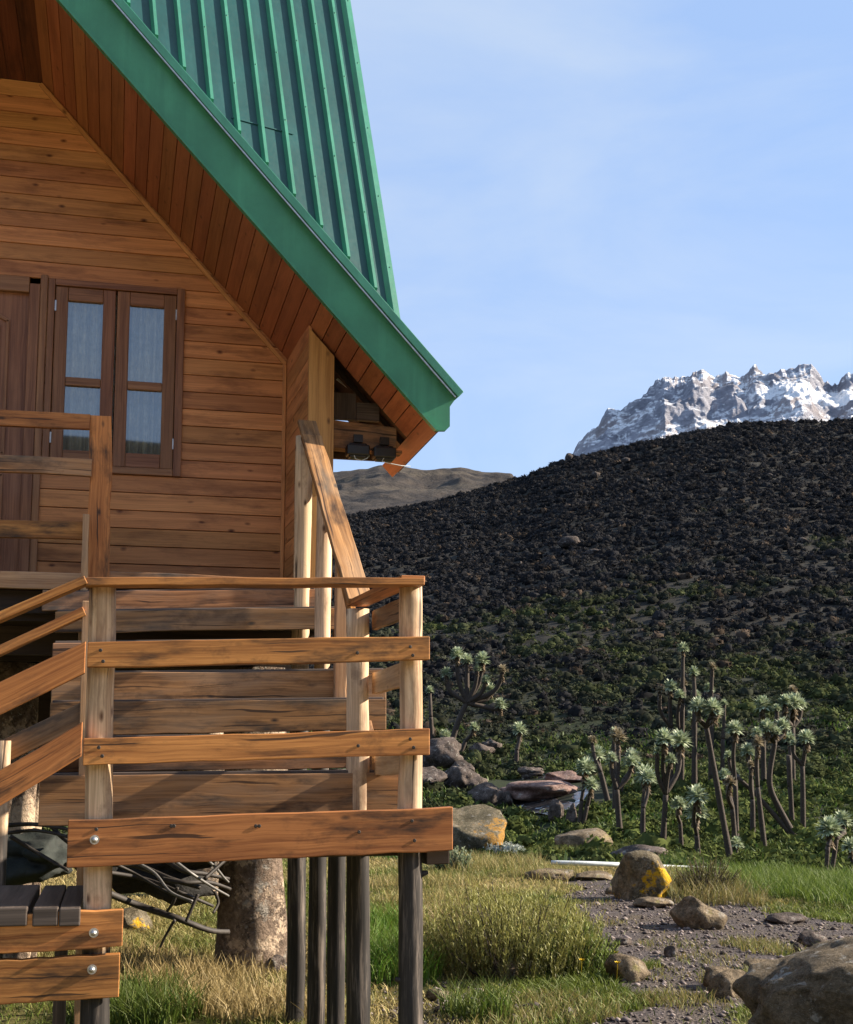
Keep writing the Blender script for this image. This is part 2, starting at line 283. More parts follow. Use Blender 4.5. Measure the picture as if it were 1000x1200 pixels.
rk=g.mix(g.ramp(a,[(.35,0.),(.65,1.)]),(.15,.155,.19),(.38,.385,.44)); rk=g.mix(g.math('MULTIPLY',g.ramp(c_,[(.54,0.),(.64,1.)]),.25),rk,(.42,.30,.22))
sn=g.math('ADD',g.math('ADD',g.math('MULTIPLY',sx.outputs[2],.75),g.math('MULTIPLY',b,1.15)),g.math('MULTIPLY',c_,.45)); hf=g.noise(g.map(p,(.05,.05,.09)),1,6,.75); sn=g.math('ADD',sn,g.math('MULTIPLY',g.math('SUBTRACT',hf,.5),.55)); sf_=P(950,480,D=3020)
dv=g.add('VectorMath',operation='SUBTRACT'); g.l(p,dv.inputs[0]); dv.inputs[1].default_value=sf_; dm=g.map(dv.outputs[0],(1/240,1/500,1/62)); dl=g.add('VectorMath',operation='LENGTH'); g.l(dm,dl.inputs[0])
sn=g.math('ADD',sn,g.math('MULTIPLY',g.math('SUBTRACT',1.,g.math('MINIMUM',dl.outputs['Value'],1.)),.8))
mr=g.add('MapRange'); g.l(sn,mr.inputs['Value']); mr.inputs['From Min'].default_value=1.36; mr.inputs['From Max'].default_value=1.56
g.l(g.mix(mr.outputs[0],rk,(.86,.88,.92)),g.b.inputs['Base Color']); g.bump(b,1,22); M['mountain']=g.m
g=G('stream_water',.08,.6); p=g.add('NewGeometry').outputs['Position']; a=g.noise(g.map(p,(2,2,2)),1,5,.7); g.l(g.mix(g.ramp(a,[(.56,0.),(.68,1.)]),(.05,.045,.045),(.55,.6,.65)),g.b.inputs['Base Color']); g.bump(a,.6,.06); M['water']=g.m

# ------------------------------------------------------------ terrain
def h2(i,j): 
    n=(i*374761393+j*668265263)&0xffffffff; n=((n^(n>>13))*1274126177)&0xffffffff; return ((n^(n>>16))&0xffff)/65535.
def vn(x,y):
    xi=np.floor(x).astype(np.int64); yi=np.floor(y).astype(np.int64); fx=x-xi; fy=y-yi; fx=fx*fx*(3-2*fx); fy=fy*fy*(3-2*fy)
    return (h2(xi,yi)*(1-fx)+h2(xi+1,yi)*fx)*(1-fy)+(h2(xi,yi+1)*(1-fx)+h2(xi+1,yi+1)*fx)*fy
def fbm(x,y,o=5,g=.5):
    s=0;a=1;t=0
    for k in range(o): s=s+a*vn(x*2**k+17*k,y*2**k+31*k); t+=a; a*=g
    return s/t-.5
def prof(pts):
    az=[];tn=[]
    for x,y in pts:
        d=P(x,y,D=1)-Vector((0,0,EYE)); u,v=w2uv(d.x,d.y); az.append(math.atan2(u,v)); tn.append(d.z/math.hypot(u,v))
    return az,tn
CA,CT=prof([(300,622),(394,605),(450,600),(504,590),(566,574),(609,562),(647,546),(671,537),(727,525),(808,507),(875,497),(1000,493),(1100,493)])
CA=[-3.15,-2.2,-1.2,-.6]+CA+[.5,.8,1.6,2.2,3.15]; CT=[.28,.28,.16,.12]+CT+[.25,.22,.2,.27,.28]
def sstep(a,b,x): t=np.clip((x-a)/(b-a),0,1); return t*t*(3-2*t)
def ground(x,y):
    x=np.asarray(x,dtype=float); y=np.asarray(y,dtype=float); u=x*math.cos(PSI)-y*math.sin(PSI); v=x*math.sin(PSI)+y*math.cos(PSI)
    r=np.hypot(u,v); az=np.arctan2(u,v); ct=np.interp(az,CA,CT); Rc=np.where(np.abs(az)<1.0,250.,120.)
    Rc=np.interp(np.abs(az),[0,.6,1.3,3.2],[250,250,150,110])
    lip=np.interp(u,[-6,0,3,9],[19,19,17.5,16.5])
    z=-.75*sstep(lip,lip+6,r)+1.75*sstep(33,54,r)+1.0*sstep(50,62,r)
    zc=EYE+ct*Rc; t=np.clip((r-57)/(Rc-57),0,1); z=z+(zc-2)*(t**1.12)
    z=z-np.clip(r-Rc,0,None)*.25*np.exp(-np.clip(r-Rc,0,300)/300)
    amp=sstep(3,20,r)*.10+sstep(20,60,r)*.5+sstep(80,200,r)*.9
    z=z+amp*fbm(x*.28,y*.28,4)+.03*fbm(x*1.7,y*1.7,3)+2.2*sstep(70,160,r)*fbm(x*.03+4,y*.03,3)*(1-.8*sstep(Rc*.85,Rc,r))
    gully=np.exp(-((u-(2.9+(r-40)*.02))/1.6)**2)*.45*sstep(30,36,r)*(1-sstep(52,60,r)); z=z-gully
    z=z+fbm(x*.9,y*.9,3)*.35*sstep(120,250,r)
    return z
def gz(x,y): return float(ground(np.array([x]),np.array([y]))[0])
def onground(px,py,lo=4,hi=300):
    best=None; D=lo
    while D<hi:
        p=P(px,py,D=D)
        if p.z<=gz(p.x,p.y): return p
        D*=1.01
    return p
azs=np.concatenate([np.arange(-3.1416,-.55,.05),np.arange(-.55,.62,.0045),np.arange(.62,3.1416,.05)])
rs=np.concatenate([[.02,1,2,3],np.geomspace(4,262,330),np.geomspace(270,9000,30)])
A_,R2=np.meshgrid(azs,rs); U_=R2*np.sin(A_); V_=R2*np.cos(A_); X_=U_*math.cos(PSI)+V_*math.sin(PSI); Y_=-U_*math.sin(PSI)+V_*math.cos(PSI)
Z_=ground(X_,Y_); Z_=np.where(R2>400,np.minimum(Z_,5),Z_)
nr,na=X_.shape; I=np.arange(nr*na).reshape(nr,na); nx=np.roll(I,-1,axis=1)
Fq=np.stack([I[:-1],nx[:-1],nx[1:],I[1:]],-1).reshape(-1,4)[:, ::-1]
tag(raw('ground',np.stack([X_,Y_,Z_],-1).reshape(-1,3),Fq,M['ground'],smooth=True),kind='structure')

def ridge(name,pts,dist,depth,mat,amp,fr,base,azpad=.12,nres=(260,70),jag=0):
    az,tn=prof(pts); az=[az[0]-azpad]+az+[az[-1]+azpad]; tn=[tn[0]-.05]+tn+[tn[-1]-.03]
    a=np.linspace(az[0],az[-1],nres[0]); t=np.linspace(0,1,nres[1]); A,T=np.meshgrid(a,t); top=EYE+np.interp(A,az,tn)*dist
    # t 0 foot (near) -> .7 crest -> 1 back
    up=np.clip(T/.7,0,1); dn=np.clip((T-.7)/.3,0,1); rr=dist-depth*(1-up)+depth*.6*dn
    zz=base+(top-base)*np.where(T<=.7,up**1.15,1-dn*.7)
    uu=rr*np.sin(A); vv=rr*np.cos(A); X=uu*math.cos(PSI)+vv*math.sin(PSI); Y=-uu*math.sin(PSI)+vv*math.cos(PSI)
    n1=fbm(A*dist/fr,T*depth/fr*1.2,6,.55); rd=.5-np.abs(fbm(A*dist/fr*1.3+9,T*depth/fr+5,5,.6))*2
    edge=np.minimum(up*1.0,1)*np.where(T>.7,1-dn,1); w_=edge*(1-.86*np.exp(-((T-.7)/.05)**2))
    zz=zz+amp*(n1+.6*rd-.2)*w_ + jag*fbm(A*dist/(fr*.12),T*0+3.3,4,.6)*np.exp(-((T-.7)/.06)**2)
    zz=zz+amp*.22*(fbm(A*dist/(fr*.16),T*depth/(fr*.16),5,.6)-.9*np.abs(fbm(A*dist/(fr*.3)+4,T*depth/(fr*.3),4,.6)))*w_
    k=amp*.8*fbm(A*dist/fr*2+3,T*depth/fr*2+8,5,.6)*edge; X=X+k*math.sin(PSI); Y=Y+k*math.cos(PSI)
    I=np.arange(X.size).reshape(X.shape); Fq=np.stack([I[:-1,:-1],I[:-1,1:],I[1:,1:],I[1:,:-1]],-1).reshape(-1,4)
    return tag(raw(name,np.stack([X,Y,zz],-1).reshape(-1,3),Fq,mat),kind='structure')
ridge('far_hill',[(-100,590),(100,575),(330,560),(394,554),(430,549),(445,546),(500,548),(540,546),(565,551),(600,553),(608,564),(640,600)],900,560,M['farhill'],26,140,60,nres=(420,120),jag=3)
ridge('snowy_mountain',[(640,580),(661,546),(674,529),(694,506),(712,483),(734,477),(748,465),(766,452),(778,441),(791,443),(800,444),(811,434),(824,432),(833,440),(847,438),(861,431),(874,438),(888,429),(903,432),(914,427),(939,423),(950,425),(957,437),(964,445),(972,447),(980,449),(987,442),(995,436),(1003,438),(1020,450),(1060,452),(1110,470)],3200,1300,M['mountain'],150,300,350,azpad=.05,nres=(1400,420),jag=60)

# ------------------------------------------------------------ cabin
YW,YR,YC=8.9,7.57,8.0
Kn=Vector((1.118,YW,4.366)); Tp=Vector((-.643,YW,6.278)); Zc=6.278; XR=1.11
sl_=(Kn.z-Tp.z)/(Kn.x-Tp.x)               # slope of the gable line
XM=-1.7                                    # centre line of the gable
cabin=empty('wooden_cabin',(0,9,0),'pine board mountain cabin with steep green sheet metal roof standing on stone pillars','cabin')
def slopez(x): return Tp.z+(x-Tp.x)*sl_
ZD=2.62
wl=MB(); zs=ZD
rows=[]
WX0,WX1,WZ0,WZ1=-.545,.385,3.49,4.845; DX1=-.60; DX0=-1.55; DZ1=4.845
for z0,z1,n_ in ((ZD,WZ0,7),(WZ0,WZ1,11),(WZ1,Zc,12)):
    for i in range(n_): rows.append((z0+(z1-z0)*i/n_, z0+(z1-z0)*(i+1)/n_))
def xlim(z): return min(XR+.05, Tp.x+.03+(z-Tp.z)/sl_)
XLW=2*XM-XR
for z0,z1 in rows:
    zb=z0+.004; zt=z1-.004; xr0,xr1=xlim(zb),xlim(zt); xl0,xl1=2*XM-xr0,2*XM-xr1
    segs=[(None,None)]
    cuts=[]
    if zt>WZ0 and zb<WZ1: cuts.append((WX0,WX1))
    if zb<DZ1: cuts.append((DX0,DX1))
    cuts.sort(); cur=('L',); out=[]; a=None
    for c0,c1 in cuts: out.append((a,c0)); a=c1
    out.append((a,None))
    for a,b in out:
        la0,la1=(xl0,xl1) if a is None else (a,a); lb0,lb1=(xr0,xr1) if b is None else (b,b)
        if lb1-la1<.03: continue
        c=random.random(); o=c*17; yf=YW+random.uniform(-.0015,.0015)
        f=[(la0,yf,zb),(lb0,yf,zb),(lb1,yf,zt),(la1,yf,zt)]; wl.face(f,[(o+q[0],q[2]-zb) for q in f],c)
        for q,e in ((0,.009),(1,.009)):   # bevelled lips into the joint
            z=(zb,zt)[q]; y2=YW+.015; za=z+(-.003 if q==0 else .003)
            p1=(la0 if q==0 else la1); p2=(lb0 if q==0 else lb1)
            g4=[(p1,yf,z),(p2,yf,z),(p2,y2,za),(p1,y2,za)]; wl.face(g4,[(o+t[0],.0) for t in g4],c)
# backing behind joints
def back(x0,x1,z0,z1): wl.face([(x0,YW+.016,z0),(x1,YW+.016,z0),(x1,YW+.016,z1),(x0,YW+.016,z1)],[(0,0),(1,0),(1,.1),(0,.1)],.1,1)
back(XLW,DX0,ZD,5.0); back(DX0,DX1,DZ1,5.0) ; back(DX1,WX0,ZD,5.0); back(WX0,WX1,ZD,WZ0); back(WX0,WX1,WZ1,5.0)
wl.face([(WX1,YW+.016,ZD),(XR+.1,YW+.016,ZD),(XR+.1,YW+.016,Kn.z),(xlim(5.0),YW+.016,5.0),(WX1,YW+.016,5.0)],[(0,0)]*5,.1,1)
for sx_ in (1,-1):
    q=[Vector((XR+.1,YW+.017,Kn.z-.2)),Vector((Kn.x+.1,YW+.017,Kn.z+.03)),Vector((Tp.x+.05,YW+.017,Tp.z+.08)),Vector((Tp.x-.2,YW+.017,Tp.z-.3))]
    wl.face([p if sx_>0 else Vector((2*XM-p.x,p.y,p.z)) for p in q],[(0,0)]*4,.1,1)
wl.face([(2*XM-xlim(5.),YW+.016,5.),(xlim(5.),YW+.016,5.),(Tp.x,YW+.016,Zc),(2*XM-Tp.x,YW+.016,Zc)],[(0,0)]*4,.1,1)
wall=wl.build('gable_wall',[M['siding'],M['dark']],cabin)
tr_=MB(); t=.018
def beam(mb,A,B,w,th,side=Vector((0,0,1)),y=Vector((0,-1,0)),**k):
    A=Vector(A);B=Vector(B); d=(B-A).normalized(); W=d.cross(y).normalized()*w/2; mb.plank(A,B,W,y*th,**k)
beam(tr_,(XR-.012,YW-.002,ZD),(XR-.012,YW-.002,Kn.z-.02),.025,.02)
beam(tr_,Kn+Vector((-.014,-.002,-.018)),Tp+Vector((-.014,-.002,-.018)),.028,.02)
tr_.build('corner_trim',M['siding'],cabin,.003)
# return wall (porch side), faces -x
rw=MB(); zs=2.55
XC0,XC1=1.146,1.311
while zs<4.42:
    z1=zs+.122; 
    def lim(z,y): return z
    zt=min(z1-.004,slopez(XR+.02)+.03)
    if zt>zs: rw.plank((XR+.004,YW-.004,(zs+zt)/2),(XC0+.0,YC+.03,(zs+zt)/2),(0,0,(zt-zs)/2),(.02,0,0))
    zs=z1
rw.build('porch_side_wall',M['siding'],cabin)
cl=MB(); c=.37
f=[(XC0,YC,2.56),(XC1,YC,2.56),(XC1,YC,slopez(XC1)-.005),(XC0,YC,slopez(XC0)-.005)]
bk=[(x,y+.05,z) for x,y,z in f]
cl.face(f,[(q[2],q[0]) for q in f],c); cl.face(bk[::-1],[(q[2],q[0]) for q in bk],c)
for i in range(4):
    j=(i+1)%4; q=[f[i],bk[i],bk[j],f[j]]; cl.face(q,[(p[2],p[1]) for p in q],c)
cl.build('corner_column',M['column'],cabin,.004)
# hidden outer wall of the body and back
ob=MB(); ob.box((XC1-.06,YC+.06,2.5),(XC1-.02,15.5,3.55),.2,1); ob.box((XLW-.2,YC+.06,2.5),(XLW-.16,15.5,4.3),.2,1); ob.box((XLW-.16,15.46,2.5),(XC1-.02,15.5,6.2),.3,0)
ob.build('outer_wall',M['siding'],cabin)
# soffit planks (run front to back)
so=MB(); W0=Vector((1.892,YW,3.560)); Rk0=Vector((1.885,YR,3.565)); Rk1=Vector((-.49,YR,6.118))
def Wl(s): return W0.lerp(Vector((Tp.x,YW,Tp.z)),s)
RkT=Rk0.lerp(Rk1,(Rk0.z-Zc)/(Rk0.z-Rk1.z))
def Rl(s): return Rk0.lerp(RkT,s)
ln=(Tp-W0).length; n=int(ln/.118); nrm=Vector((-sl_,0,1)).normalized(); nrm=Vector((.735,0,.678))
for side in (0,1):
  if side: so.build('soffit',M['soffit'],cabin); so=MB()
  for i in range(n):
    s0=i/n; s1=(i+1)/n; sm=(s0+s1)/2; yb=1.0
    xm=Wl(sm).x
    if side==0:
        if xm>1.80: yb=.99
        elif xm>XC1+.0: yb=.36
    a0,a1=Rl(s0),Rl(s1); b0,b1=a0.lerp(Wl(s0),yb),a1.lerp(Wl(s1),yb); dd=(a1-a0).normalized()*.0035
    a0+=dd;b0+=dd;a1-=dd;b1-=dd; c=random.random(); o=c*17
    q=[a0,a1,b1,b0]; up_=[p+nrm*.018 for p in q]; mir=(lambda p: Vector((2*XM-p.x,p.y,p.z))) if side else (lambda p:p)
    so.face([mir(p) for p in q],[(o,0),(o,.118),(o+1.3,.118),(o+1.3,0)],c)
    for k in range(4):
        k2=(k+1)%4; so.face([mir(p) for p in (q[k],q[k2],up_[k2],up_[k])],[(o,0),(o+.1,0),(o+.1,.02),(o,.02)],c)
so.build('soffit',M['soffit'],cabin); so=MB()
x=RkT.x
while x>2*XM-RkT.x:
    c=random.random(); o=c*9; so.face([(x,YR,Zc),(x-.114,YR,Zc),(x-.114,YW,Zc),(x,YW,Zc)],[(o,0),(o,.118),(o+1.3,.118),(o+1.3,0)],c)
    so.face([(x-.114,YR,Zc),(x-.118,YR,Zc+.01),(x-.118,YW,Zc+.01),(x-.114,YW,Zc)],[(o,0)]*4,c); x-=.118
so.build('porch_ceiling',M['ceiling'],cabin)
# dark roof underside above the soffit
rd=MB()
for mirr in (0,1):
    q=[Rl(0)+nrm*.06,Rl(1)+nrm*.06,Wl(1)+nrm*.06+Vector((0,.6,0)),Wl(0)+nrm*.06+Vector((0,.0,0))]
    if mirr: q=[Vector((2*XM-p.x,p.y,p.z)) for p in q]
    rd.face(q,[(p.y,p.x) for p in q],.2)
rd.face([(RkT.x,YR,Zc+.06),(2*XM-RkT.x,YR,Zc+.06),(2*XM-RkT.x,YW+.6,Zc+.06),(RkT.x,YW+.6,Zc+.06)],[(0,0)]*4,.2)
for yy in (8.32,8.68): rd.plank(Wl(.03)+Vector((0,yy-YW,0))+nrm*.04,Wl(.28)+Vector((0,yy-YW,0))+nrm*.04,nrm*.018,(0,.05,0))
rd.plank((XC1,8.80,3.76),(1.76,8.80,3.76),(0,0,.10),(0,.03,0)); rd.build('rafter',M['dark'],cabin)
# eave beam + grey infill + white dashes standing in for sky seen through a slit
eb=MB(); eb.plank((XC1+.002,8.15,3.685),(1.76,8.15,3.655),(0,0,.085),(0,.04,0),seg=4,jit=.003); eb.plank((XC1+.002,8.20,3.60),(1.80,8.20,3.585),(0,.05,0),(0,0,-.02)); eb.build('eave_beam',M['old'],cabin,.003)
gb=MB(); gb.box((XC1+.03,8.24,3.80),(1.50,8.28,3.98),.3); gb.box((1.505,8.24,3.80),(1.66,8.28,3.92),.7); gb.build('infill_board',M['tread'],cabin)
cd=MB(); a=P(395,444,Y=8.45); b=P(424,466,Y=8.45)
for s0,s1 in ((0,.5),(.56,.74),(.8,1)): cd.tube([a.lerp(b,s0),a.lerp(b,s1)],.009,8)
cd.build('sky_slit_strip',M['white'],cabin)
# fascia
fa=MB()
fl=Vector(P(509,506,Y=YR)); fdir=(P(65,0,Y=YR)-fl).normalized(); f2=fl+fdir*7*.62
def poly_ex(mb,pts,y0,y1,c=.5):
    pts=[Vector(p) for p in pts]; a=[Vector((p.x,y0,p.z)) for p in pts]; b=[Vector((p.x,y1,p.z)) for p in pts]
    mb.face(a,[(p.x,p.z) for p in a],c); mb.face(b[::-1],[(p.x,p.z) for p in b[::-1]],c)
    for i in range(len(a)):
        j=(i+1)%len(a); mb.face([a[i],b[i],b[j],a[j]],[(0,0),(0,.1),(1,.1),(1,0)],c)
def PF(x,y): return P(x,y,Y=YR)
lo0=PF(509,506); hi0=PF(534,467); lod=(PF(65,0)-lo0).normalized(); hid=(PF(135,0)-hi0).normalized()
tz=lambda p,d,z: p+d*((z-p.z)/d.z)
main=[lo0,PF(521,506),PF(526,501),PF(526,478),hi0,tz(hi0,hid,6.62),tz(lo0,lod,Zc-.02)]
poly_ex(fa,main,YR-.03,YR); poly_ex(fa,[Vector((2*XM-p.x,p.y,p.z)) for p in main],YR-.03,YR)
xa=tz(hi0,hid,6.62).x; xb=tz(lo0,lod,Zc-.02).x
poly_ex(fa,[Vector((xa-.003,0,6.62)),Vector((xb-.003,0,Zc-.02)),Vector((2*XM-xb+.003,0,Zc-.02)),Vector((2*XM-xa+.003,0,6.62))],YR-.03,YR)
# lower folded edge and step on the face
ed=MB()
for off,wd,th in ((.0,.018,.014),):
    ed.plank(lo0+Vector((.006,-.032,.006)),tz(lo0,lod,Zc)+Vector((.006,-.032,.006)),lod.cross(Vector((0,1,0)))*wd/2,(0,-th,0),c=.5)
ed_o=fa.build('fascia',M['fascia'],cabin,.003); ed.build('fascia_edge',M['fascia'],ed_o,origin=(0,9,0)).location=(0,0,0)
# drip flashing (lip)
lp=MB(); l0=PF(540,463); ld=(PF(138,0)-l0).normalized(); pw=ld.cross(Vector((0,1,0))).normalized(); pw=pw if pw.z<0 else -pw
l1=tz(l0,ld,6.75); MX0=lambda p: Vector((2*XM-p.x,p.y,p.z))
lp.plank(l0+pw*.028+Vector((0,-.085,0)),l1+pw*.028+Vector((0,-.085,0)),pw*.026,(0,.10,0),c=.6)
lp.plank(MX0(l0+pw*.028+Vector((0,-.085,0))),MX0(l1+pw*.028+Vector((0,-.085,0))),MX0(pw*.026)-MX0(Vector((0,0,0))),(0,.10,0),c=.6); lp.plank(l1+pw*.028+Vector((.02,-.084,0)),MX0(l1+pw*.028+Vector((.02,-.084,0))),(0,0,.03),(0,.10,0),c=.6)
lip=lp.build('roof_flashing',M['ribs'],cabin,.004)
g_=MB(); g_.plank(l0+pw*.058+Vector((-.012,-.083,-.0)),l1+pw*.058+Vector((0,-.083,0)),pw*.004,(0,.012,0),c=.6); gg=g_.build('drip_edge',M['steel'],lip); gg.location=(0,0,0)
# ribbed roof plane rising from the rake
rd_=Vector((-.2364,.7257,2.7299)).normalized()
b0=PF(468,375)+Vector((0,-.03,0)); bdir=ld
nrmR=rd_.cross(bdir).normalized(); nrmR=nrmR if nrmR.y<0 else -nrmR
bl=Vector(l0)+Vector((0,-.03,0)); LEN=7.5
rf=MB(); rend=b0+bdir*((6.75-b0.z)/bdir.z)
def rq(mb,a,b,c,L=LEN): q=[a,b,b+rd_*L,a+rd_*L]; mb.face(q,[(0,0),(1,0),(1,7),(0,7)],c)
rq(rf,b0,rend,.5)
th_=-nrmR*.02; rf.face([b0+th_,b0+th_+rd_*LEN,rend+th_+rd_*LEN,rend+th_],[(0,0)]*4,.5)
# side plane of the roof, running back behind the edge
s1=b0+Vector((.25,3.0,.0)); rf.face([b0,b0+rd_*LEN,b0+rd_*LEN+Vector((.1,3.2,0)),s1],[(0,0)]*4,.5)
MX=lambda p: Vector((2*XM-p.x,p.y,p.z))
for f_ in [[Vector(rf.v[i]) for i in f] for f in rf.f]: rf.face([MX(p) for p in f_][::-1],[(0,0)]*len(f_),.5)
rf.face([rend,MX(rend),MX(rend+rd_*LEN),rend+rd_*LEN],[(0,0)]*4,.5)
rf.build('roof_sheet',M['roof'],cabin)
lip_top=[(468,375),(430,331),(395,290),(363,253),(335,221),(302,183),(269,145),(240,112),(210,78),(180,46),(150,12)]
rb=MB(); wdir=(bdir-rd_*bdir.dot(rd_)).normalized()
RS=(PF(468,375)-PF(180,46)).length/9
for k in range(15):
    p=b0+bdir*(RS*k)
    ww=.020 if k else .04
    off=wdir*(ww if k==0 else 0)
    a=p+off
    # trapezoid rib
    tb=ww*.5; hh=.032
    sec=[(-ww,0),(-tb,hh),(tb,hh),(ww,0)]
    pts0=[a+wdir*x+nrmR*y-rd_*.02 for x,y in sec]; pts1=[q+rd_*LEN for q in pts0]
    for i in range(3): rb.face([pts0[i],pts0[i+1],pts1[i+1],pts1[i]],[(0,0),(.02,0),(.02,7),(0,7)],.5)
    rb.face(pts0,[(0,0)]*4,.5)
    z=.35+.2*(k%3)
    while z<3.2:      # roofing screws on the ribs
        cpt=a+nrmR*hh+rd_*z; n8=[cpt+(wdir*math.cos(t)+rd_*math.sin(t))*.007 for t in [i*math.pi/3 for i in range(6)]]; tp=cpt+nrmR*.006
        for i in range(6): rb.face([n8[i],n8[(i+1)%6],tp],[(0,0)]*3,.5)
        z+=.55
for f_ in [[Vector(rb.v[i]) for i in f] for f in rb.f]: rb.face([MX(p) for p in f_][::-1],[(0,0)]*len(f_),.5)
rb.build('roof_rib',M['ribs'],cabin)
lap=MB(); a=b0+bdir*(.2270*4.05)+rd_*.55+nrmR*.003; lap.plank(a,a+wdir*.42,rd_*.004,nrmR*.004,c=.2)
lap.build('sheet_lap',M['roof'],cabin)
# floor, joists and stone pillars below
fb=MB(); fb.box((XLW-.2,YC+.06,2.38),(XC1-.02,15.4,2.48),.3,0)
y=8.4
while y<15.4: fb.box((XLW-.2,y,2.2),(XC1-.03,y+.07,2.379),None,0); y+=.6
fb.box((XLW-.2,15.3,.95),(XC1-.03,15.36,2.2),.2,0); fb.box((XLW-.2,11.,1.25),(-.1,11.05,2.2),.2,0)
fb.build('floor_frame',M['dark'],cabin)
def rock_mesh(name,mat,loc,size,seed,cuts=5,sub=4,rough=.16,rot=0,parent=None,flat=None):
    bm=bmesh.new(); bmesh.ops.create_icosphere(bm,subdivisions=sub,radius=1); rr=random.Random(seed); so_=Vector((rr.uniform(0,99),rr.uniform(0,99),rr.uniform(0,99)))
    pl=[(Vector((rr.gauss(0,1),rr.gauss(0,1),rr.gauss(0,.8))).normalized(),rr.uniform(.55,.85)) for _ in range(cuts)]
    for v in bm.verts:
        p=v.co.copy()
        for n_,d in pl:
            e=p.dot(n_)-d
            if e>0: p-=n_*e*.92
        q=p+so_; k=1+rough*(noise.noise(q*1.3)*1.2+noise.noise(q*3.1)*.5+noise.noise(q*8)*.2+noise.noise(q*19)*.07); v.co=Vector((p.x*k*size[0],p.y*k*size[1],p.z*k*size[2]))
    me=bpy.data.meshes.new(name); bm.to_mesh(me); bm.free(); me.materials.append(mat); me.polygons.foreach_set('use_smooth',[True]*len(me.polygons))
    o=bpy.data.objects.new(name,me); COL.objects.link(o); o.location=loc; o.rotation_euler=(0,0,rot)
    if parent: o.parent=parent
    return o
def pillar(x,y,w,h,seed):
    pm=MB(); n=20; rs_=[]; pts=[]
    for i in range(26):
        t=i/25; rs_.append(w/2*(1.0+.30*(1-t)**4)); pts.append((x,y,-.1+t*(h+.1)))
    pm.tube(pts,rs_,n=32,c=seed,jit=.2)
    for i,v in enumerate(pm.v):
        d=Vector((v[0]-x,v[1]-y,0)); a=math.atan2(d.y,d.x)+.5; k=(abs(math.cos(a))**5+abs(math.sin(a))**5)**(-1/5); k*=1+.22*noise.noise(Vector((v[0]*4+seed*9,v[1]*4,v[2]*3.5)))+.07*noise.noise(Vector((v[0]*14,v[1]*14,v[2]*14))); pm.v[i]=(x+d.x*k*.95,y+d.y*k*.95,v[2]); return pm.build('stone_pillar',M['pillar'],cabin,smooth=True)
pillar(1.03,9.75,.46,2.22,.3); pillar(-.72,9.6,.34,2.22,.6); pillar(-2.9,9.8,.5,2.22,.7); pillar(1.0,14.8,.5,2.22,.1); pillar(-1.5,14.9,.5,2.2,.8)

# door
dr=MB(); dr.box((DX0+.06,YW+.03,2.66),(DX1-.07,YW+.07,4.735),.4,2); 
door=dr.build('door',M['frame'],cabin)
dp=MB()
# raised arched panel moulding
px1=DX1-.205; px0=DX0+.17
def mould(pts,w=.022): 
    for a,b in zip(pts,pts[1:]): 
        A=Vector((a[0],YW+.028,a[1]));B=Vector((b[0],YW+.028,b[1])); d=(B-A).normalized(); W=d.cross(Vector((0,1,0)))*w/2; dp.plank(A-d*.006,B+d*.006,W,(0,-.014,0),c=.6)
mould([(px1,3.60),(px1,4.53)]); mould([(px1,4.53),(px1-.16,4.62),(px1-.28,4.64)]); mould([(px0,3.60),(px0,4.53)]); mould([(px0,4.53),(px0+.16,4.62),(px0+.28,4.64)]); mould([(px1,3.60),(px0,3.60)])
mould([(px1,2.85),(px1,3.45),(px0,3.45),(px0,2.85)])
dp.box((px0+.05,YW+.012,3.66),(px1-.05,YW+.029,4.50),.8,2); dp.box((px0+.05,YW+.012,2.85),(px1-.05,YW+.029,3.39),.8,2)
pp=dp.build('door_panel',M['frame'],door,.003,origin=(0,9,0)); pp.location=(0,0,0)
df=MB(); df.box((DX1-.07,YW-.012,2.62),(DX1+.0,YW+.09,4.80),.3,2); df.box((DX0,YW-.012,4.735),(DX1-.072,YW+.09,DZ1),.5,0); df.box((DX0,YW-.012,2.62),(DX0+.06,YW+.09,4.733),.3,2)
df.box((DX1+.003,YW-.022,2.62),(DX1+.05,YW+.0,DZ1+.02),.9,2)
df.box((DX0+.06,YW+.10,2.62),(DX1-.07,YW+.12,4.735),.1,2); df.build('door_frame',M['frame'],cabin,.004)
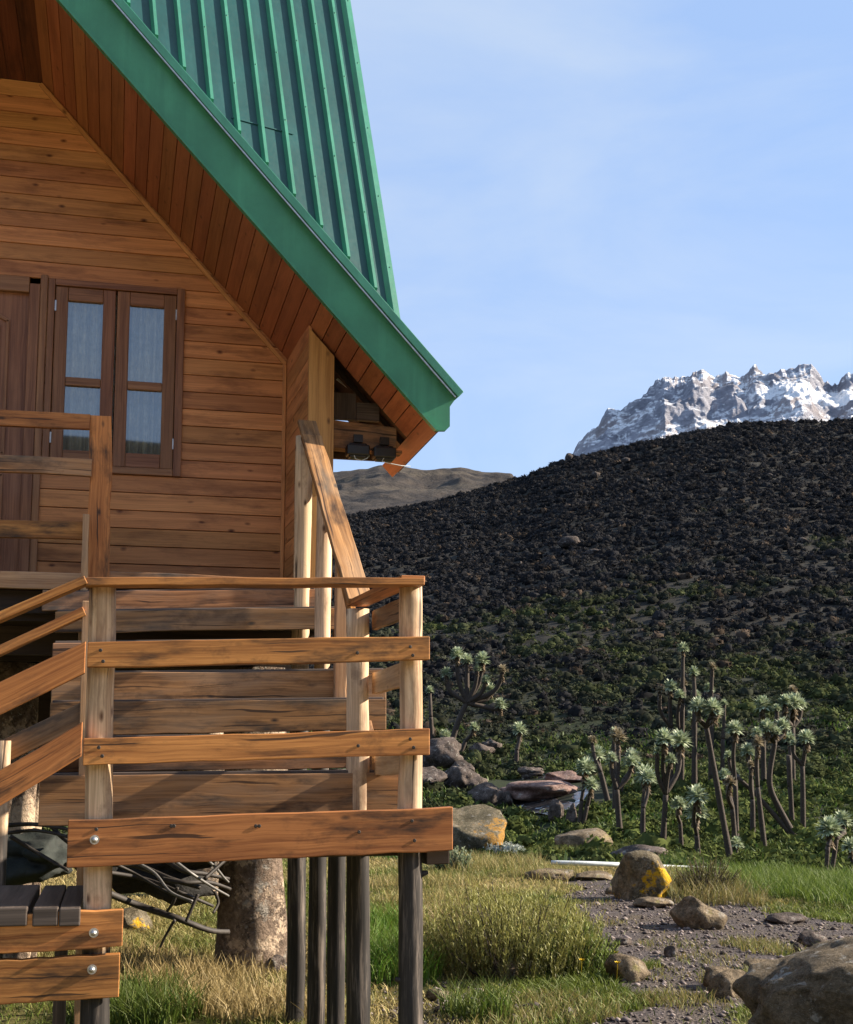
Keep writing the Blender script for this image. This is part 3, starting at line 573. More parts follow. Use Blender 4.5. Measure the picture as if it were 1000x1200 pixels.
# window
wf=MB(); wf.box((WX0,YW-.02,WZ0),(WX0+.045,YW+.10,WZ1),.2,2); wf.box((WX1-.055,YW-.02,WZ0),(WX1,YW+.10,WZ1),.3,2)
wf.box((WX0+.046,YW-.02,WZ1-.045),(WX1-.056,YW+.10,WZ1),.4,0); wf.box((WX0+.046,YW-.02,WZ0),(WX1-.056,YW+.10,WZ0+.05),.5,0)
win=wf.build('window',M['frame'],cabin,.004)
def wchild(mb,name,mat,bev=0): o=mb.build(name,mat,win,bev,origin=(0,9,0)); o.location=(0,0,0); return o
x0,x1=WX0+.048,WX1-.058; xm=(x0+x1)/2; za,zb_=WZ0+.053,WZ1-.048; yb=YW-.004
for k,(a,b) in enumerate(((x0,xm-.006),(xm+.006,x1))):
    cs=MB(); st=.085; lr=.10; zm=za+(zb_-za)*.465
    cs.box((a,yb,za),(a+st,yb+.045,zb_),None,2); cs.box((b-st,yb,za),(b,yb+.045,zb_),None,2)
    for zz,hh_ in ((za,.10),(zm-.03,.06),(zb_-.095,.095)): cs.box((a+st+.001,yb+.001,zz),(b-st-.001,yb+.044,zz+hh_),None,0)
    wchild(cs,'casement',M['frame'],.005)
    for z0,z1 in ((za+.10,zm-.03),(zm+.03,zb_-.095)):
        gm=MB(); gm.face([(a+st,yb+.025,z0),(b-st,yb+.025,z0),(b-st,yb+.025,z1),(a+st,yb+.025,z1)],[(0,0)]*4,.5); wchild(gm,'pane',M['glass'])
    for zz in (za+.14,zb_-.18):
        hx=(a-.004) if k==0 else (b-.006); hm=MB(); hm.box((hx,yb-.010,zz),(hx+.012,yb-.003,zz+.075),.5,2); wchild(hm,'hinge',M['steel'])
ct=MB(); nn=60
for lo_x,hi_x in ((x0-.02,xm+.03),(xm+.0,x1-.05)):
    for i in range(nn):
        xa_=lo_x+(hi_x-lo_x)*i/nn; xb2=lo_x+(hi_x-lo_x)*(i+1)/nn; cv=lambda j: YW+.15+.035*math.sin(j*.55)+.018*math.sin(j*1.3+1); ya=cv(i); yb2=cv(i+1)
        ct.face([(xa_,ya,za-.05),(xb2,yb2,za-.05),(xb2,yb2,zb_+.02),(xa_,ya,zb_+.02)],[(0,0)]*4,.5)
wchild(ct,'curtain',M['curtain'])
bx=MB()
for q in ([(-.7,YW+1.2,3.3),(.6,YW+1.2,3.3),(.6,YW+1.2,5.),(-.7,YW+1.2,5.)],[(-.7,YW+.1,3.3),(.6,YW+.1,3.3),(.6,YW+1.2,3.3),(-.7,YW+1.2,3.3)],[(-.7,YW+.1,5.),(.6,YW+.1,5.),(.6,YW+1.2,5.),(-.7,YW+1.2,5.)],
          [(-.7,YW+.1,3.3),(-.7,YW+1.2,3.3),(-.7,YW+1.2,5.),(-.7,YW+.1,5.)],[(.6,YW+.1,3.3),(.6,YW+1.2,3.3),(.6,YW+1.2,5.),(.6,YW+.1,5.)]): bx.face(q,[(0,0)]*4,.3)
bx.build('inner_room',M['frame'],cabin)

# floodlights
for k,(px,py,lab) in enumerate(((419,528,'black floodlight under the eave beam, the one closer to the corner column'),(450,531,'black floodlight under the eave beam, the one closer to the roof tip'))):
    c=P(px,py,Y=8.10); fe=empty('floodlight',c,lab,'floodlight','floodlights under the eave'); m=MB()
    for s,(w_,h_,d_) in enumerate(((.075,.040,.05),(.06,.056,.035))): m.box(c+Vector((-w_,-d_,-h_)),c+Vector((w_,d_,h_*.8)),.5)
    m.build('housing',M['black'],fe,.01); m=MB(); m.plank(c+Vector((-.03,-.02,.05)),c+Vector((.03,-.02,.05)),(0,.015,0),(0,0,.05)); m.build('bracket',M['black'],fe)
    m=MB(); m.tube([c+Vector((-.03+.03*k,-.03,-.03)),c+Vector((-.02,-.04,-.065)),c+Vector((.02,-.04,-.075)),c+Vector((.06+.05*k,-.03,-.055-.03*k)),c+Vector((.08+.1*k,.0,-.03-.05*k))],.003,6); m.build('cable',M['white'],fe)

# ------------------------------------------------------------ deck and stairs
deck=empty('porch_deck',(-1,8,0),'raised timber porch deck with plank railing in front of the cabin door','deck')
def board(mb,ax,ay,bx_,by,y,h,th=.04,seg=8,jit=.003,c=None,Yb=None):
    """board whose TOP edge runs from pixel a to pixel b in plane y, height h metres"""
    A=P(ax,ay,Y=y); B=P(bx_,by,Y=Yb if Yb else y); A.z-=h/2; B.z-=h/2; mb.plank(A,B,(0,0,h/2),(0,th,0),seg=seg,jit=jit,c=c)
def part(parent,name,mat,fn,bev=.004,smooth=False,**k):
    mb=MB(); fn(mb); return mb.build(name,mat,parent,bev,smooth)
YD=7.9
part(deck,'floor_board',M['old'],lambda m:[m.box((-4.2,YD+.04+i*.142,2.615),(1.09,YD+.04+i*.142+.136,2.65),None,0) for i in range(7)])
part(deck,'rim_board',M['pale'],lambda m:(m.plank((-4.2,YD,2.61),(-.17,YD,2.61),(0,0,.05),(0,.04,0),seg=10,jit=.003,c=.4)))
part(deck,'rim_board',M['old'],lambda m:(m.plank((-.165,YD+.0,2.635),(1.08,YD,2.62),(0,0,.045),(0,.04,0),seg=6,jit=.003,c=.7)))
part(deck,'joist',M['dark'],lambda m:[m.box((-4.2,YD+.1+i*.3,2.42),(1.0,YD+.15+i*.3,2.56),None,0) for i in range(3)])
part(deck,'lower_beam',M['old'],lambda m:m.plank((-.45,YD-.0,2.50),(1.0,YD-.0,2.505),(0,0,.055),(0,.04,0),seg=6,jit=.003,c=.33))
def lefte(px0,py0,px1,py1,y,h,mat,name='rail_board',**k): 
    A=P(px0,py0,Y=y); B=P(px1,py1,Y=y); d=B-A; A=A-d*(3.2/d.length); A.z=B.z+(A.z-B.z)*.4
    part(deck,name,mat,lambda m:m.plank(A-Vector((0,0,h/2)),B-Vector((0,0,h/2)),(0,0,h/2),(0,.035,0),seg=14,jit=.003,**k))
lefte(0,480,106,485,YD-.06,.098,M['rail'],c=.15); lefte(0,532,108,538,YD-.055,.105,M['old'],c=.85); lefte(0,611,99,611,YD-.05,.108,M['rail'],c=.1)
tp0=P(119,487,Y=YD-.02)
part(deck,'newel_post',M['rail'],lambda m:m.plank((tp0.x,YD-.02,tp0.z),(tp0.x+.035,YD-.02,1.2),(.064,0,0),(0,.09,0),seg=18,jit=.006,c=.93))
tp1=P(101,603,Y=YD-.1)
part(deck,'rail_post',M['pale'],lambda m:m.plank((tp1.x,YD-.12,tp1.z),(tp1.x+.01,YD-.12,1.2),(.02,0,0),(0,.05,0),seg=10,jit=.003,c=.3))
part(deck,'rail_post',M['log2'],lambda m:m.tube([(-2.6,YD,i*.3-.05) for i in range(13)],.06,14,c=.3,jit=.1),0,True)
part(deck,'rail_post',M['log2'],lambda m:m.tube([(-4.1,YD,i*.3-.05) for i in range(13)],.06,14,c=.5,jit=.1),0,True)

stair=empty('staircase',(.6,6.2,0),'rustic timber staircase and landing with log posts and plank handrails leading to the porch','staircase')
# risers (tops measured), runs .2 m
tops=[(906,47,468,6.5),(862,50,466,6.7),(820,59,453,6.9),(786,61,453,7.1),(750,62,430,7.3),(713,65,400,7.5),(691,50,372,7.7)]
for i,(yy,xl,xr,Y) in enumerate(tops):
    a=P(xl,yy+3,Y=Y); b=P(xr,yy-1,Y=Y); nxt=tops[i-1] if i else None
    hb=[.24,.17,.17,.17,.14,.125,.11][i]
    mat=M['old'] if i not in (5,6) else M['rail']
    part(stair,'riser',M['old'],lambda m:m.plank(a-Vector((0,0,hb/2)),b-Vector((0,0,hb/2)),(0,0,hb/2),(0,.03,0),seg=9,jit=.004,c=[.35,.15,.12,.62,.4,.25,.8][i]))
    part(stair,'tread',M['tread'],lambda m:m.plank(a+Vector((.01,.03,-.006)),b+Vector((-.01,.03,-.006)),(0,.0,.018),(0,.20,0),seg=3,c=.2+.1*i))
part(stair,'stringer',M['old'],lambda m:m.plank((1.31,6.58,1.36),(1.31,7.9,2.42),(0,-.07,.09),(.045,0,0),seg=6,jit=.003,c=.2))
part(stair,'stringer',M['old'],lambda m:m.plank((-.16,6.58,1.33),(-.16,7.9,2.42),(0,-.07,.09),(.045,0,0),seg=6,jit=.003,c=.25))
# landing
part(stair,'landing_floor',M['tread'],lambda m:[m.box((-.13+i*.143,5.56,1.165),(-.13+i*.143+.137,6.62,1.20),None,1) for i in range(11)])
part(stair,'landing_joist',M['dark'],lambda m:[m.box((-.12,y_+.1,1.137),(1.40,y_+.15,1.164),None,0) for y_ in (5.58,6.1,6.55)])
def bolted(name,mat,ax,ay,bx_,by,y,h,bolts,c,th=.045,jit=.003,nails=()):
    mb=MB(); board(mb,ax,ay,bx_,by,y,h,th,seg=12,jit=jit,c=c); o=mb.build(name,mat,stair,.004)
    for px,py in bolts:
        p=P(px,py,Y=y-.002); m=MB(); m.tube([p+Vector((0,.0,0)),p+Vector((0,-.006,0))],[.019,.019],16); m.tube([p+Vector((0,-.006,0)),p+Vector((0,-.014,0)),p+Vector((0,-.019,0))],[.013,.010,.004],12); b=m.build('bolt',M['steel'],o,smooth=False); b.location=(0,0,0)
    for px,py in nails:
        p=P(px,py,Y=y-.001); m=MB(); m.tube([p,p+Vector((0,-.003,0))],[.008,.006],8); b=m.build('nail',M['tar'],o); b.location=(0,0,0)
    return o
YF=5.5
def log(px0,py0,px1,py1,y,r,c,ntar='log',zb=-.15,n=26,r2=None,jit=.10,y2=None):
    A=P(px0,py0,Y=y); B=P(px1,py1,Y=y if y2 is None else y2); d=(B-A); d=d/abs(d.z); B=A+d*(A.z-zb); rr=random.Random(int(c*1000)); pts=[];ra=[]
    for i in range(n):
        t=i/(n-1); q=A.lerp(B,t); q+=Vector((noise.noise(Vector((t*4,c*50,0))),noise.noise(Vector((t*4,c*50,9))),0))*.012; pts.append(q); ra.append((r+( (r2 or r)-r)*t)*(1+.06*noise.noise(Vector((t*9,c*70,3)))))
    mb=MB(); mb.tube(pts,ra,n=18,c=c,jit=jit); return mb.build('log_post',M[ntar],stair,smooth=True)
log(119,684,113,1190,YF+.045+.058,.058,.31,'log_left')
log(481,683,481,1190,YF+.045+.052,.050,.57,'log',r2=.056)
log(419,714,420,1190,6.55,.060,.44,'log')
log(357,512,346,1130,7.72,.053,.22,'log2',r2=.054)
log(381,560,371,1150,7.42,.046,.66,'log2',r2=.052)
part(stair,'rail_post',M['pale'],lambda m:m.plank(P(401,650,Y=7.05)+Vector((0,0,0)),Vector((P(399,900,Y=7.05).x,7.05,1.55)),(.032,0,0),(0,.06,0),seg=12,jit=.003,c=.4))
m=MB(); q=P(395,1010,Y=7.2); m.tube([(q.x,7.2,1.5-i*.2) for i in range(9)],[.05]*9,14,c=.51,jit=.1); m.build('log_post',M['log2'],stair,smooth=True)
# slanted knot stubs on the right leg
for px,py,dx in ((497,1025,1),(468,1150,-1)):
    kn=MB(); p=P(px,py,Y=YF+.09); kn.tube([p-Vector((dx*.03,0,0)),p+Vector((dx*.018,0,.01))],[.02,.009],8); kn.build('branch_stub',M['tar'],stair,smooth=True)
# front rails (landing)
part(stair,'top_rail',M['rail'],lambda m:m.plank(P(100,681,Y=YF-.02),P(498,681,Y=YF-.02),(0,0,.0165),(0,.12,0),seg=10,jit=.002,c=.2))
bolted('rail_board',M['rail'],103,752,504,745,YF,.108,[],.35,nails=((118,762),(121,775),(481,758),(484,768),(419,765)))
bolted('rail_board',M['rail'],98,865,504,854,YF,.112,[],.72,nails=((116,876),(120,886),(481,866),(485,876),(420,874)))
bolted('kick_board',M['rail'],80,962,531,946,YF-.004,.187,[(111,984)],.13,jit=.004,nails=((113,972),(201,968),(204,968),(483,962),(486,985),(421,975),(300,968),(304,968)))
part(stair,'joist_end',M['dark'],lambda m:m.plank(P(500,1004,Y=YF+.05)+Vector((0,0,0)),P(527,1003,Y=YF+.05),(0,0,.035),(0,.3,0),c=.2))
# right side rails from front post to rear post
def side(ax,ay,bx_,by,h,c,ya=YF+.06,yb=6.62,mat='rail',flat=False):
    A=P(ax,ay,Y=ya); B=P(bx_,by,Y=yb); mb=MB()
    if flat: mb.plank(A,B,(.055,0,0),(0,0,.03),seg=6,jit=.002,c=c)
    else: A.z-=h/2; B.z-=h/2; mb.plank(A,B,(0,0,h/2),(.035,0,0),seg=6,jit=.002,c=c)
    mb.build('side_rail',M[mat],stair,.004)
side(484,682,418,711,.03,.4,flat=True,ya=YF-.015); 
side(476,774,436,789,.11,.6,mat='pale',ya=YF+.13); side(476,878,436,884,.11,.9,mat='pale',ya=YF+.13)
# second inner board of the slanted handrail group
A=P(470,700,Y=6.0); 
part(stair,'side_rail',M['old'],lambda m:m.plank(P(472,712,Y=5.62),P(436,727,Y=6.6),(0,0,.05),(.03,0,0),seg=6,jit=.002,c=.1))
# slanted hand rail up to the porch
hA=P(359,497,Y=7.78); hB=P(421,708,Y=6.52)
d=(hB-hA).normalized(); W=d.cross(Vector((0,0,1))).normalized(); W=(W*.059); T=W.cross(d).normalized(); T=T if T.z>0 else -T
part(stair,'hand_rail',M['old'],lambda m:m.plank(hA+d*.18,hB,W*1.05,T*.035,seg=12,jit=.004,c=.9,taper=1.05))
part(stair,'hand_rail',M['old'],lambda m:m.plank(hA,hA+d*.178,W*.98,T*.03,seg=2,jit=.002,c=.25))
part(stair,'side_rail',M['rail'],lambda m:m.plank(P(372,560,Y=7.75),P(412,730,Y=6.62),(0,0,.05),(.03,0,0),seg=8,jit=.003,c=.5))
# lower flight, descending to the left
def lrail(ax,ay,bx_,by,h,y,c,mat='rail',name='rail_board',flat=False,th=.04,ext=1.5):
    A=P(ax,ay,Y=y); B=P(bx_,by,Y=y); d=(A-B).normalized(); A=A+d*ext; hv=h/2/max(.5,abs(d.x)); mb=MB(); n_=Vector((-d.z,0,d.x)); n_=n_ if n_.z>0 else -n_
    if flat: mb.plank(A,B,(0,-.05,0),-n_*th,seg=10,jit=.002,c=c)
    else: mb.plank(A-Vector((0,0,hv)),B-Vector((0,0,hv)),(0,0,hv),(0,th,0),seg=10,jit=.003,c=c)
    return mb.build(name,M[mat],stair,.004)
lrail(0,799,101,751,.120,YF-.003,.42); lrail(0,903,97,846,.122,YF-.003,.27); lrail(0,718,99,676,.04,YF+.02,.5,flat=True,th=.036,name='top_rail')
lrail(0,757,97,712,.04,6.55,.6,flat=True,th=.045,name='top_rail'); lrail(0,868,97,822,.11,6.55,.1,mat='old')
lrail(0,905,97,850,.12,6.55,.15,mat='old')
part(stair,'rail_post',M['pale'],lambda m:m.plank(P(101,704,Y=6.52),Vector((P(100,1000,Y=6.52).x,6.52,-.1)),(.02,0,0),(0,.05,0),seg=10,jit=.003,c=.3))
for i,(x0,x1) in enumerate(((-30,33),(39,69),(70,95))):
    a=P(x0,1060,Y=YF+.0); b=P(x1,1060,Y=YF+.0)
    part(stair,'tread',M['tread'],lambda m:m.box((a.x,YF-.018,.905-.003*i),(b.x,6.38,.980-.004*i),[.5,.1,.25][i],1),.006)
bolted('stringer_board',M['rail'],-60,1076,145,1065,YF-.006,.150,[(110,1093)],.83)
bolted('stringer_board',M['rail'],-60,1129,141,1118,YF-.002,.170,[(108,1136)],.21)
m=MB(); a=P(6,868,Y=6.5); m.tube([(a.x-.005,6.5,a.z-i*.16) for i in range(11)],[.036]*11,12,c=.3,jit=.12); m.build('log_post',M['log'],stair,smooth=True)
part(stair,'support_post',M['tread'],lambda m:m.box((P(62,1180,Y=6.2).x,6.2,-.1),(P(77,1180,Y=6.2).x,6.28,.88),.9,2))
m=MB(); m.tube([(-1.5,5.6,1.9-i*.2) for i in range(11)],[.055]*11,12,c=.7,jit=.12); m.build('log_post',M['log'],stair,smooth=True)

# white weathered standing timbers further back below the porch
for px,py,y,w_,c,lab in ((31,880,9.0,.085,.2,'thick pale weathered trunk standing under the porch'),(44,925,9.25,.05,.5,'thin pale weathered trunk standing under the porch')):
    a=P(px,py,Y=y); m=MB(); m.tube([(a.x+.01*math.sin(i*1.3),y,1.75-i*.2) for i in range(10)],[w_*(.9+.12*math.sin(i*2.1)) for i in range(10)],14,c=c,jit=.2)
    tag(m.build('prop_trunk',M['pillar'],None,smooth=True,origin=(a.x,y,0)),lab,'support','trunks propping the porch')

# ------------------------------------------------------------ junk under the house: bent branches and a tarpaulin
def curve(pts,n=12):
    pts=[Vector(p) for p in pts]; out=[]
    for i in range(len(pts)-1):
        p0=pts[max(i-1,0)];p1=pts[i];p2=pts[i+1];p3=pts[min(i+2,len(pts)-1)]
        for k in range(n):
            t=k/n; out.append(.5*((2*p1)+(p2-p0)*t+(2*p0-5*p1+4*p2-p3)*t*t+(-p0+3*p1-3*p2+p3)*t**3))
    out.append(pts[-1]); return out
sticks=[([(125,1008),(155,1022),(190,1042),(225,1058)],8.2,.011,'bare branch crossing in front of the other branches below the landing'),
 ([(125,1022),(170,1030),(210,1045),(250,1062)],8.6,.014,'long dark branch sloping right below the landing board'),
 ([(125,1046),(165,1062),(205,1075),(245,1090),(268,1092)],8.4,.022,'thick grey pole lying lowest in the branch pile'),
 ([(150,1006),(180,1022),(200,1045),(226,1056)],8.0,.010,'pale thin rod slanting steeply through the branch pile'),
 ([(206,1010),(225,1024),(250,1040),(268,1050)],8.3,.011,'silvery rod at the right of the branch pile'),
 ([(238,1004),(252,1016),(262,1028),(268,1034)],8.3,.010,'short silvery rod nearest the stone pillar'),
 ([(232,1048),(226,1062),(218,1080)],8.1,.012,'crooked twig hanging down in the branch pile'),
 ([(252,1045),(256,1058),(250,1070)],8.1,.010,'short hooked twig beside the stone pillar'),
 ([(190,1030),(215,1034),(245,1034),(270,1042)],8.5,.016,'dark horizontal branch touching the stone pillar'),
 ([(208,1040),(204,1056),(196,1068)],8.25,.011,'forked twig in the middle of the branch pile'),
 ([(10,967),(40,966),(75,971),(85,974)],7.6,.012,'upper dark bent rod reaching left under the steps'),
 ([(10,976),(40,973),(70,978),(90,985)],7.6,.012,'lower dark bent rod reaching left under the steps'),
 ([(56,962),(70,978),(84,990)],7.7,.014,'dark rod leaning under the porch with a bright edge'),
 ([(12,980),(45,1000),(80,1020)],7.8,.012,'thin dark stick lying over the dark tarpaulin'),
 ([(240,1030),(262,1010),(272,1004)],8.2,.012,'dark branch rising towards the landing board by the stone pillar'),
 ([(205,1078),(195,1095),(188,1110)],8.2,.010,'grey twig slanting down from the lowest pole'),
 ([(188,1003),(215,1020),(240,1024),(268,1030)],8.7,.018,'thick dark branch high in the pile behind the rods'),
 ([(130,1012),(160,1014),(200,1030),(235,1040)],8.8,.022,'thickest dark branch at the back of the pile')]
for pts,y,r,lab in sticks:
    cp=curve([P(px,py,Y=y+.12*math.sin(px*.05)) for px,py in pts],7); m=MB(); n=len(cp); m.tube(cp,[r*(1-.3*i/n) for i in range(n)],8,jit=.25); mid=cp[n//2]
    tag(m.build('bare_branch',M['rod'] if 'silvery' in lab or 'pale thin' in lab else M['tar'],None,smooth=True,origin=mid),lab,'branch','branches and rods piled under the house')
m=MB()
def blob(name,mat,c,size,seed,label,cat,**k): return tag(rock_mesh(name,mat,c,size,seed,**k),label,cat)
tp=P(55,1005,Y=8.3); blob('tarpaulin',plain('dark_tarp',(.012,.017,.015),.8,0,9,.5,.03),tp,(.3,.35,.13),5,'dark green crumpled tarpaulin heap under the porch steps','tarpaulin',cuts=9,rough=.5)
tp=P(175,1006,Y=9.6); blob('brush_heap',plain('dark_brush',(.012,.011,.01),.9,0,20,.5,.05),tp,(.55,.35,.2),8,'black heap of brushwood below the house floor behind the branches','brush heap',cuts=2,rough=.9)

# ------------------------------------------------------------ path
poly=[(656,1036),(700,1032),(745,1030),(770,1050),(800,1062),(850,1056),(900,1066),(1000,1088),(1060,1100),(1060,1128),(1000,1112),(940,1120),(900,1150),(870,1210),(850,1260),(690,1260),(690,1215),(745,1180),(742,1150),(715,1120),(690,1085),(668,1055)]
pw_=[P(x,y,Z=0.0) for x,y in poly]; pu=np.array([[p.x,p.y] for p in pw_])
def inside(x,y,pg):
    c=np.zeros(x.shape,bool); n=len(pg); j=n-1
    for i in range(n):
        xi,yi=pg[i]; xj,yj=pg[j]; t=((yi>y)!=(yj>y))&(x<(xj-xi)*(y-yi)/(yj-yi+1e-12)+xi); c^=t; j=i
    return c
def pathmask(x,y):
    x=np.asarray(x,float); y=np.asarray(y,float)
    return inside(x+1.2*fbm(x*1.1,y*1.1,4,.6),y+1.2*fbm(x*1.1+50,y*1.1,4,.6),pu)
gx=np.arange(pu[:,0].min()-1,pu[:,0].max()+1,.05); gy=np.arange(pu[:,1].min()-1,pu[:,1].max()+1,.05); GX,GY=np.meshgrid(gx,gy)
GZ=ground(GX,GY)+.012+.012*fbm(GX*6,GY*6,3); mk=pathmask(GX,GY); I=np.arange(GX.size).reshape(GX.shape); cm=mk[:-1,:-1]&mk[1:,1:]&mk[1:,:-1]&mk[:-1,1:]
Fq=np.stack([I[:-1,:-1],I[:-1,1:],I[1:,1:],I[1:,:-1]],-1)[cm]; used=np.unique(Fq); re=np.zeros(GX.size,int); re[used]=np.arange(len(used))
tag(raw('gravel_path',np.stack([GX,GY,GZ],-1).reshape(-1,3)[used],re[Fq],M['gravel'],smooth=True),kind='structure')

# pebbles
def polar(n,r0,r1,a0,a1,pw=1.): 
    r=r0+(r1-r0)*rng.random(n)**pw; a=a0+(a1-a0)*rng.random(n); u=r*np.sin(a); v=r*np.cos(a); return u*math.cos(PSI)+v*math.sin(PSI),-u*math.sin(PSI)+v*math.cos(PSI),r
x,y,r=polar(26000,5,19,-.05,.5); mk=pathmask(x,y); x=np.concatenate([x[mk],x[~mk][:1500]]); y=np.concatenate([y[mk],y[~mk][:1500]])
u0=P(535,1185,Z=0); xe=u0.x+rng.normal(0,.28,900); ye=u0.y+rng.normal(0,.35,900); x=np.concatenate([x,xe]); y=np.concatenate([y,ye]); n=len(x)
oc=np.array([[1,0,0],[0,1,0],[-1,0,0],[0,-1,0],[0,0,1.],[0,0,-1]]); of=np.array([[0,1,4],[1,2,4],[2,3,4],[3,0,4],[1,0,5],[2,1,5],[3,2,5],[0,3,5]])
sz=rng.gamma(2.0,.0045,n)+.004; V=oc[None]*(1+.5*(rng.random((n,6,3))-.5)); V=V*sz[:,None,None]*np.array([1,1,.6]); an=rng.random(n)*6.28; ca,sa=np.cos(an)[:,None],np.sin(an)[:,None]
V=np.stack([V[:,:,0]*ca-V[:,:,1]*sa,V[:,:,0]*sa+V[:,:,1]*ca,V[:,:,2]],-1)+np.stack([x,y,ground(x,y)+.012+sz*.2],-1)[:,None,:]
Fp=(of[None]+6*np.arange(n)[:,None,None]).reshape(-1,3); cc=rng.random(n)[:,None]**2.2*np.array([.26,.22,.21])+np.array([.045,.035,.034]); 
tag(raw('loose_gravel',V.reshape(-1,3),Fp,M['pebble'],np.repeat(cc,8,0)),'loose grey and brown pebbles strewn over the path','gravel',kind='stuff')

# ------------------------------------------------------------ grass
def blades(x,y,z,h,wd,lean,col,name,label=None,cat=None,kind=None,mat='grass',parent=None,az=None,curvk=1.,segs=2):
    n=len(x); a=rng.random(n)*6.283 if az is None else az; dx,dy=np.cos(a),np.sin(a); f=rng.random(n)*6.283; wx,wy=np.cos(f)*wd/2,np.sin(f)*wd/2
    lv=lean*h; P0=np.stack([x,y,z],-1); P1=P0+np.stack([dx*lv*.3,dy*lv*.3,h*.55],-1); P2=P0+np.stack([dx*lv,dy*lv,h*(1-.15*lean)],-1); Wv=np.stack([wx,wy,0*wx],-1)
    V=np.stack([P0-Wv,P0+Wv,P1+Wv*.8,P1-Wv*.8,P2+Wv*.12,P2-Wv*.12],1).reshape(-1,3); b=6*np.arange(n)[:,None]; Fq=np.concatenate([b+[0,1,2,3],b+[3,2,4,5]],1).reshape(-1,4)
    o=raw(name,V,Fq,M[mat],np.repeat(col,2,0),parent=parent)
    if label: tag(o,label,cat,kind=kind)
    return o
def mixcol(t,a,b): t=np.clip(t,0,1)[:,None]; return np.array(a)[None]*(1-t)+np.array(b)[None]*t
x,y,r=polar(330000,4.6,19.5,-.40,.46,1.0); den=fbm(x*.9,y*.9,4,.6); pm=pathmask(x,y); bare=fbm(x*.55+8,y*.55,4)
keep=(~pm|(rng.random(len(x))<.012))&(rng.random(len(x))<np.clip(.62+den*2.2,.08,1)); x,y,r,den=x[keep],y[keep],r[keep],den[keep]; n=len(x)
dry=np.clip(.42+2.6*fbm(x*.6+20,y*.6,4)+rng.normal(0,.22,n),0,1); col=mixcol(dry,(.12,.16,.028),(.38,.30,.13))*(.6+.8*rng.random(n))[:,None]
h=(.035+.11*np.clip(den+.35,0,1)*rng.random(n)+.03*rng.random(n)); 
blades(x,y,ground(x,y)-.01,h,.004+.0006*r,.3+.9*rng.random(n),col,'grass','short green and straw coloured grass covering the ground round the cabin','grass','stuff')
# taller clumps
tx=[];ty=[];th=[];tcol=[]
def clump(px,py,rad,nb,h0,h1,ca,cb,D=None):
    p=onground(px,py) if D is None else P(px,py,D=D); a=rng.random(nb)*6.28; q=rad*np.sqrt(rng.random(nb)); tx.append(p.x+q*np.cos(a)); ty.append(p.y+q*np.sin(a)); th.append(h0+(h1-h0)*rng.random(nb)); tcol.append(mixcol(rng.random(nb),ca,cb)*(.65+.7*rng.random(nb))[:,None])
gr=(.06,.11,.015);gr2=(.13,.16,.035);st=(.40,.31,.14);st2=(.26,.2,.09)
for px,py in ((150,1190),(172,1180),(195,1195),(130,1200),(160,1205),(560,1195)): clump(px,py,.22,420,.14,.34,gr,gr2)
for px,py in ((190,1150),(225,1160),(260,1150),(240,1180),(285,1175),(300,1190),(215,1185),(180,1140),(160,1130),(320,1195)): clump(px,py,.35,430,.07,.28,st,st2)
for px,py in ((445,1120),(450,1140),(440,1100),(455,1095),(430,1130),(460,1150)): clump(px,py,.35,600,.15,.42,(.09,.22,.02),gr2)
for px,py in ((525,1130),(540,1120),(520,1100),(560,1140)): clump(px,py,.2,420,.2,.5,st2,(.3,.25,.13))
for px,py in ((870,1040),(900,1045),(930,1052),(960,1055),(985,1050),(840,1035),(1000,1062),(800,1020),(780,1012),(950,1040),(975,1038),(900,1030),(1010,1045)): clump(px,py,.5,800,.12,.36,gr,(.17,.23,.045))
for px,py in ((660,1000),(700,1002),(730,1005),(640,1003),(720,1000),(760,1002),(830,1012)): clump(px,py,.7,560,.1,.33,gr2,(.24,.25,.07))
for px,py in ((520,1040),(560,1022),(600,1015),(500,1060),(640,1030),(470,1040),(540,1010)): clump(px,py,.5,650,.1,.32,gr2,st)
for px,py in ((820,1060),(845,1050),(870,1062),(800,1045)): clump(px,py,.3,300,.1,.4,(.16,.17,.05),st2)
for px,py in ((880,1112),(905,1118),(860,1155),(650,1180),(900,1150),(790,1175),(680,1195),(600,1200)): clump(px,py,.25,420,.04,.15,gr2,st2)
for px,py in ((760,1145),(700,1085),(790,1110),(840,1130),(720,1175),(805,1180),(920,1070),(690,1060)): clump(px,py,.3,260,.03,.11,gr2,st2)
x=np.concatenate(tx);y=np.concatenate(ty);h=np.concatenate(th)*.78;col=np.concatenate(tcol);n=len(x)
blades(x,y,ground(x,y)-.01,h,.008,.2+.6*rng.random(n),col,'tall_grass','taller tussocks of green and dry grass round the posts and path','grass','stuff')

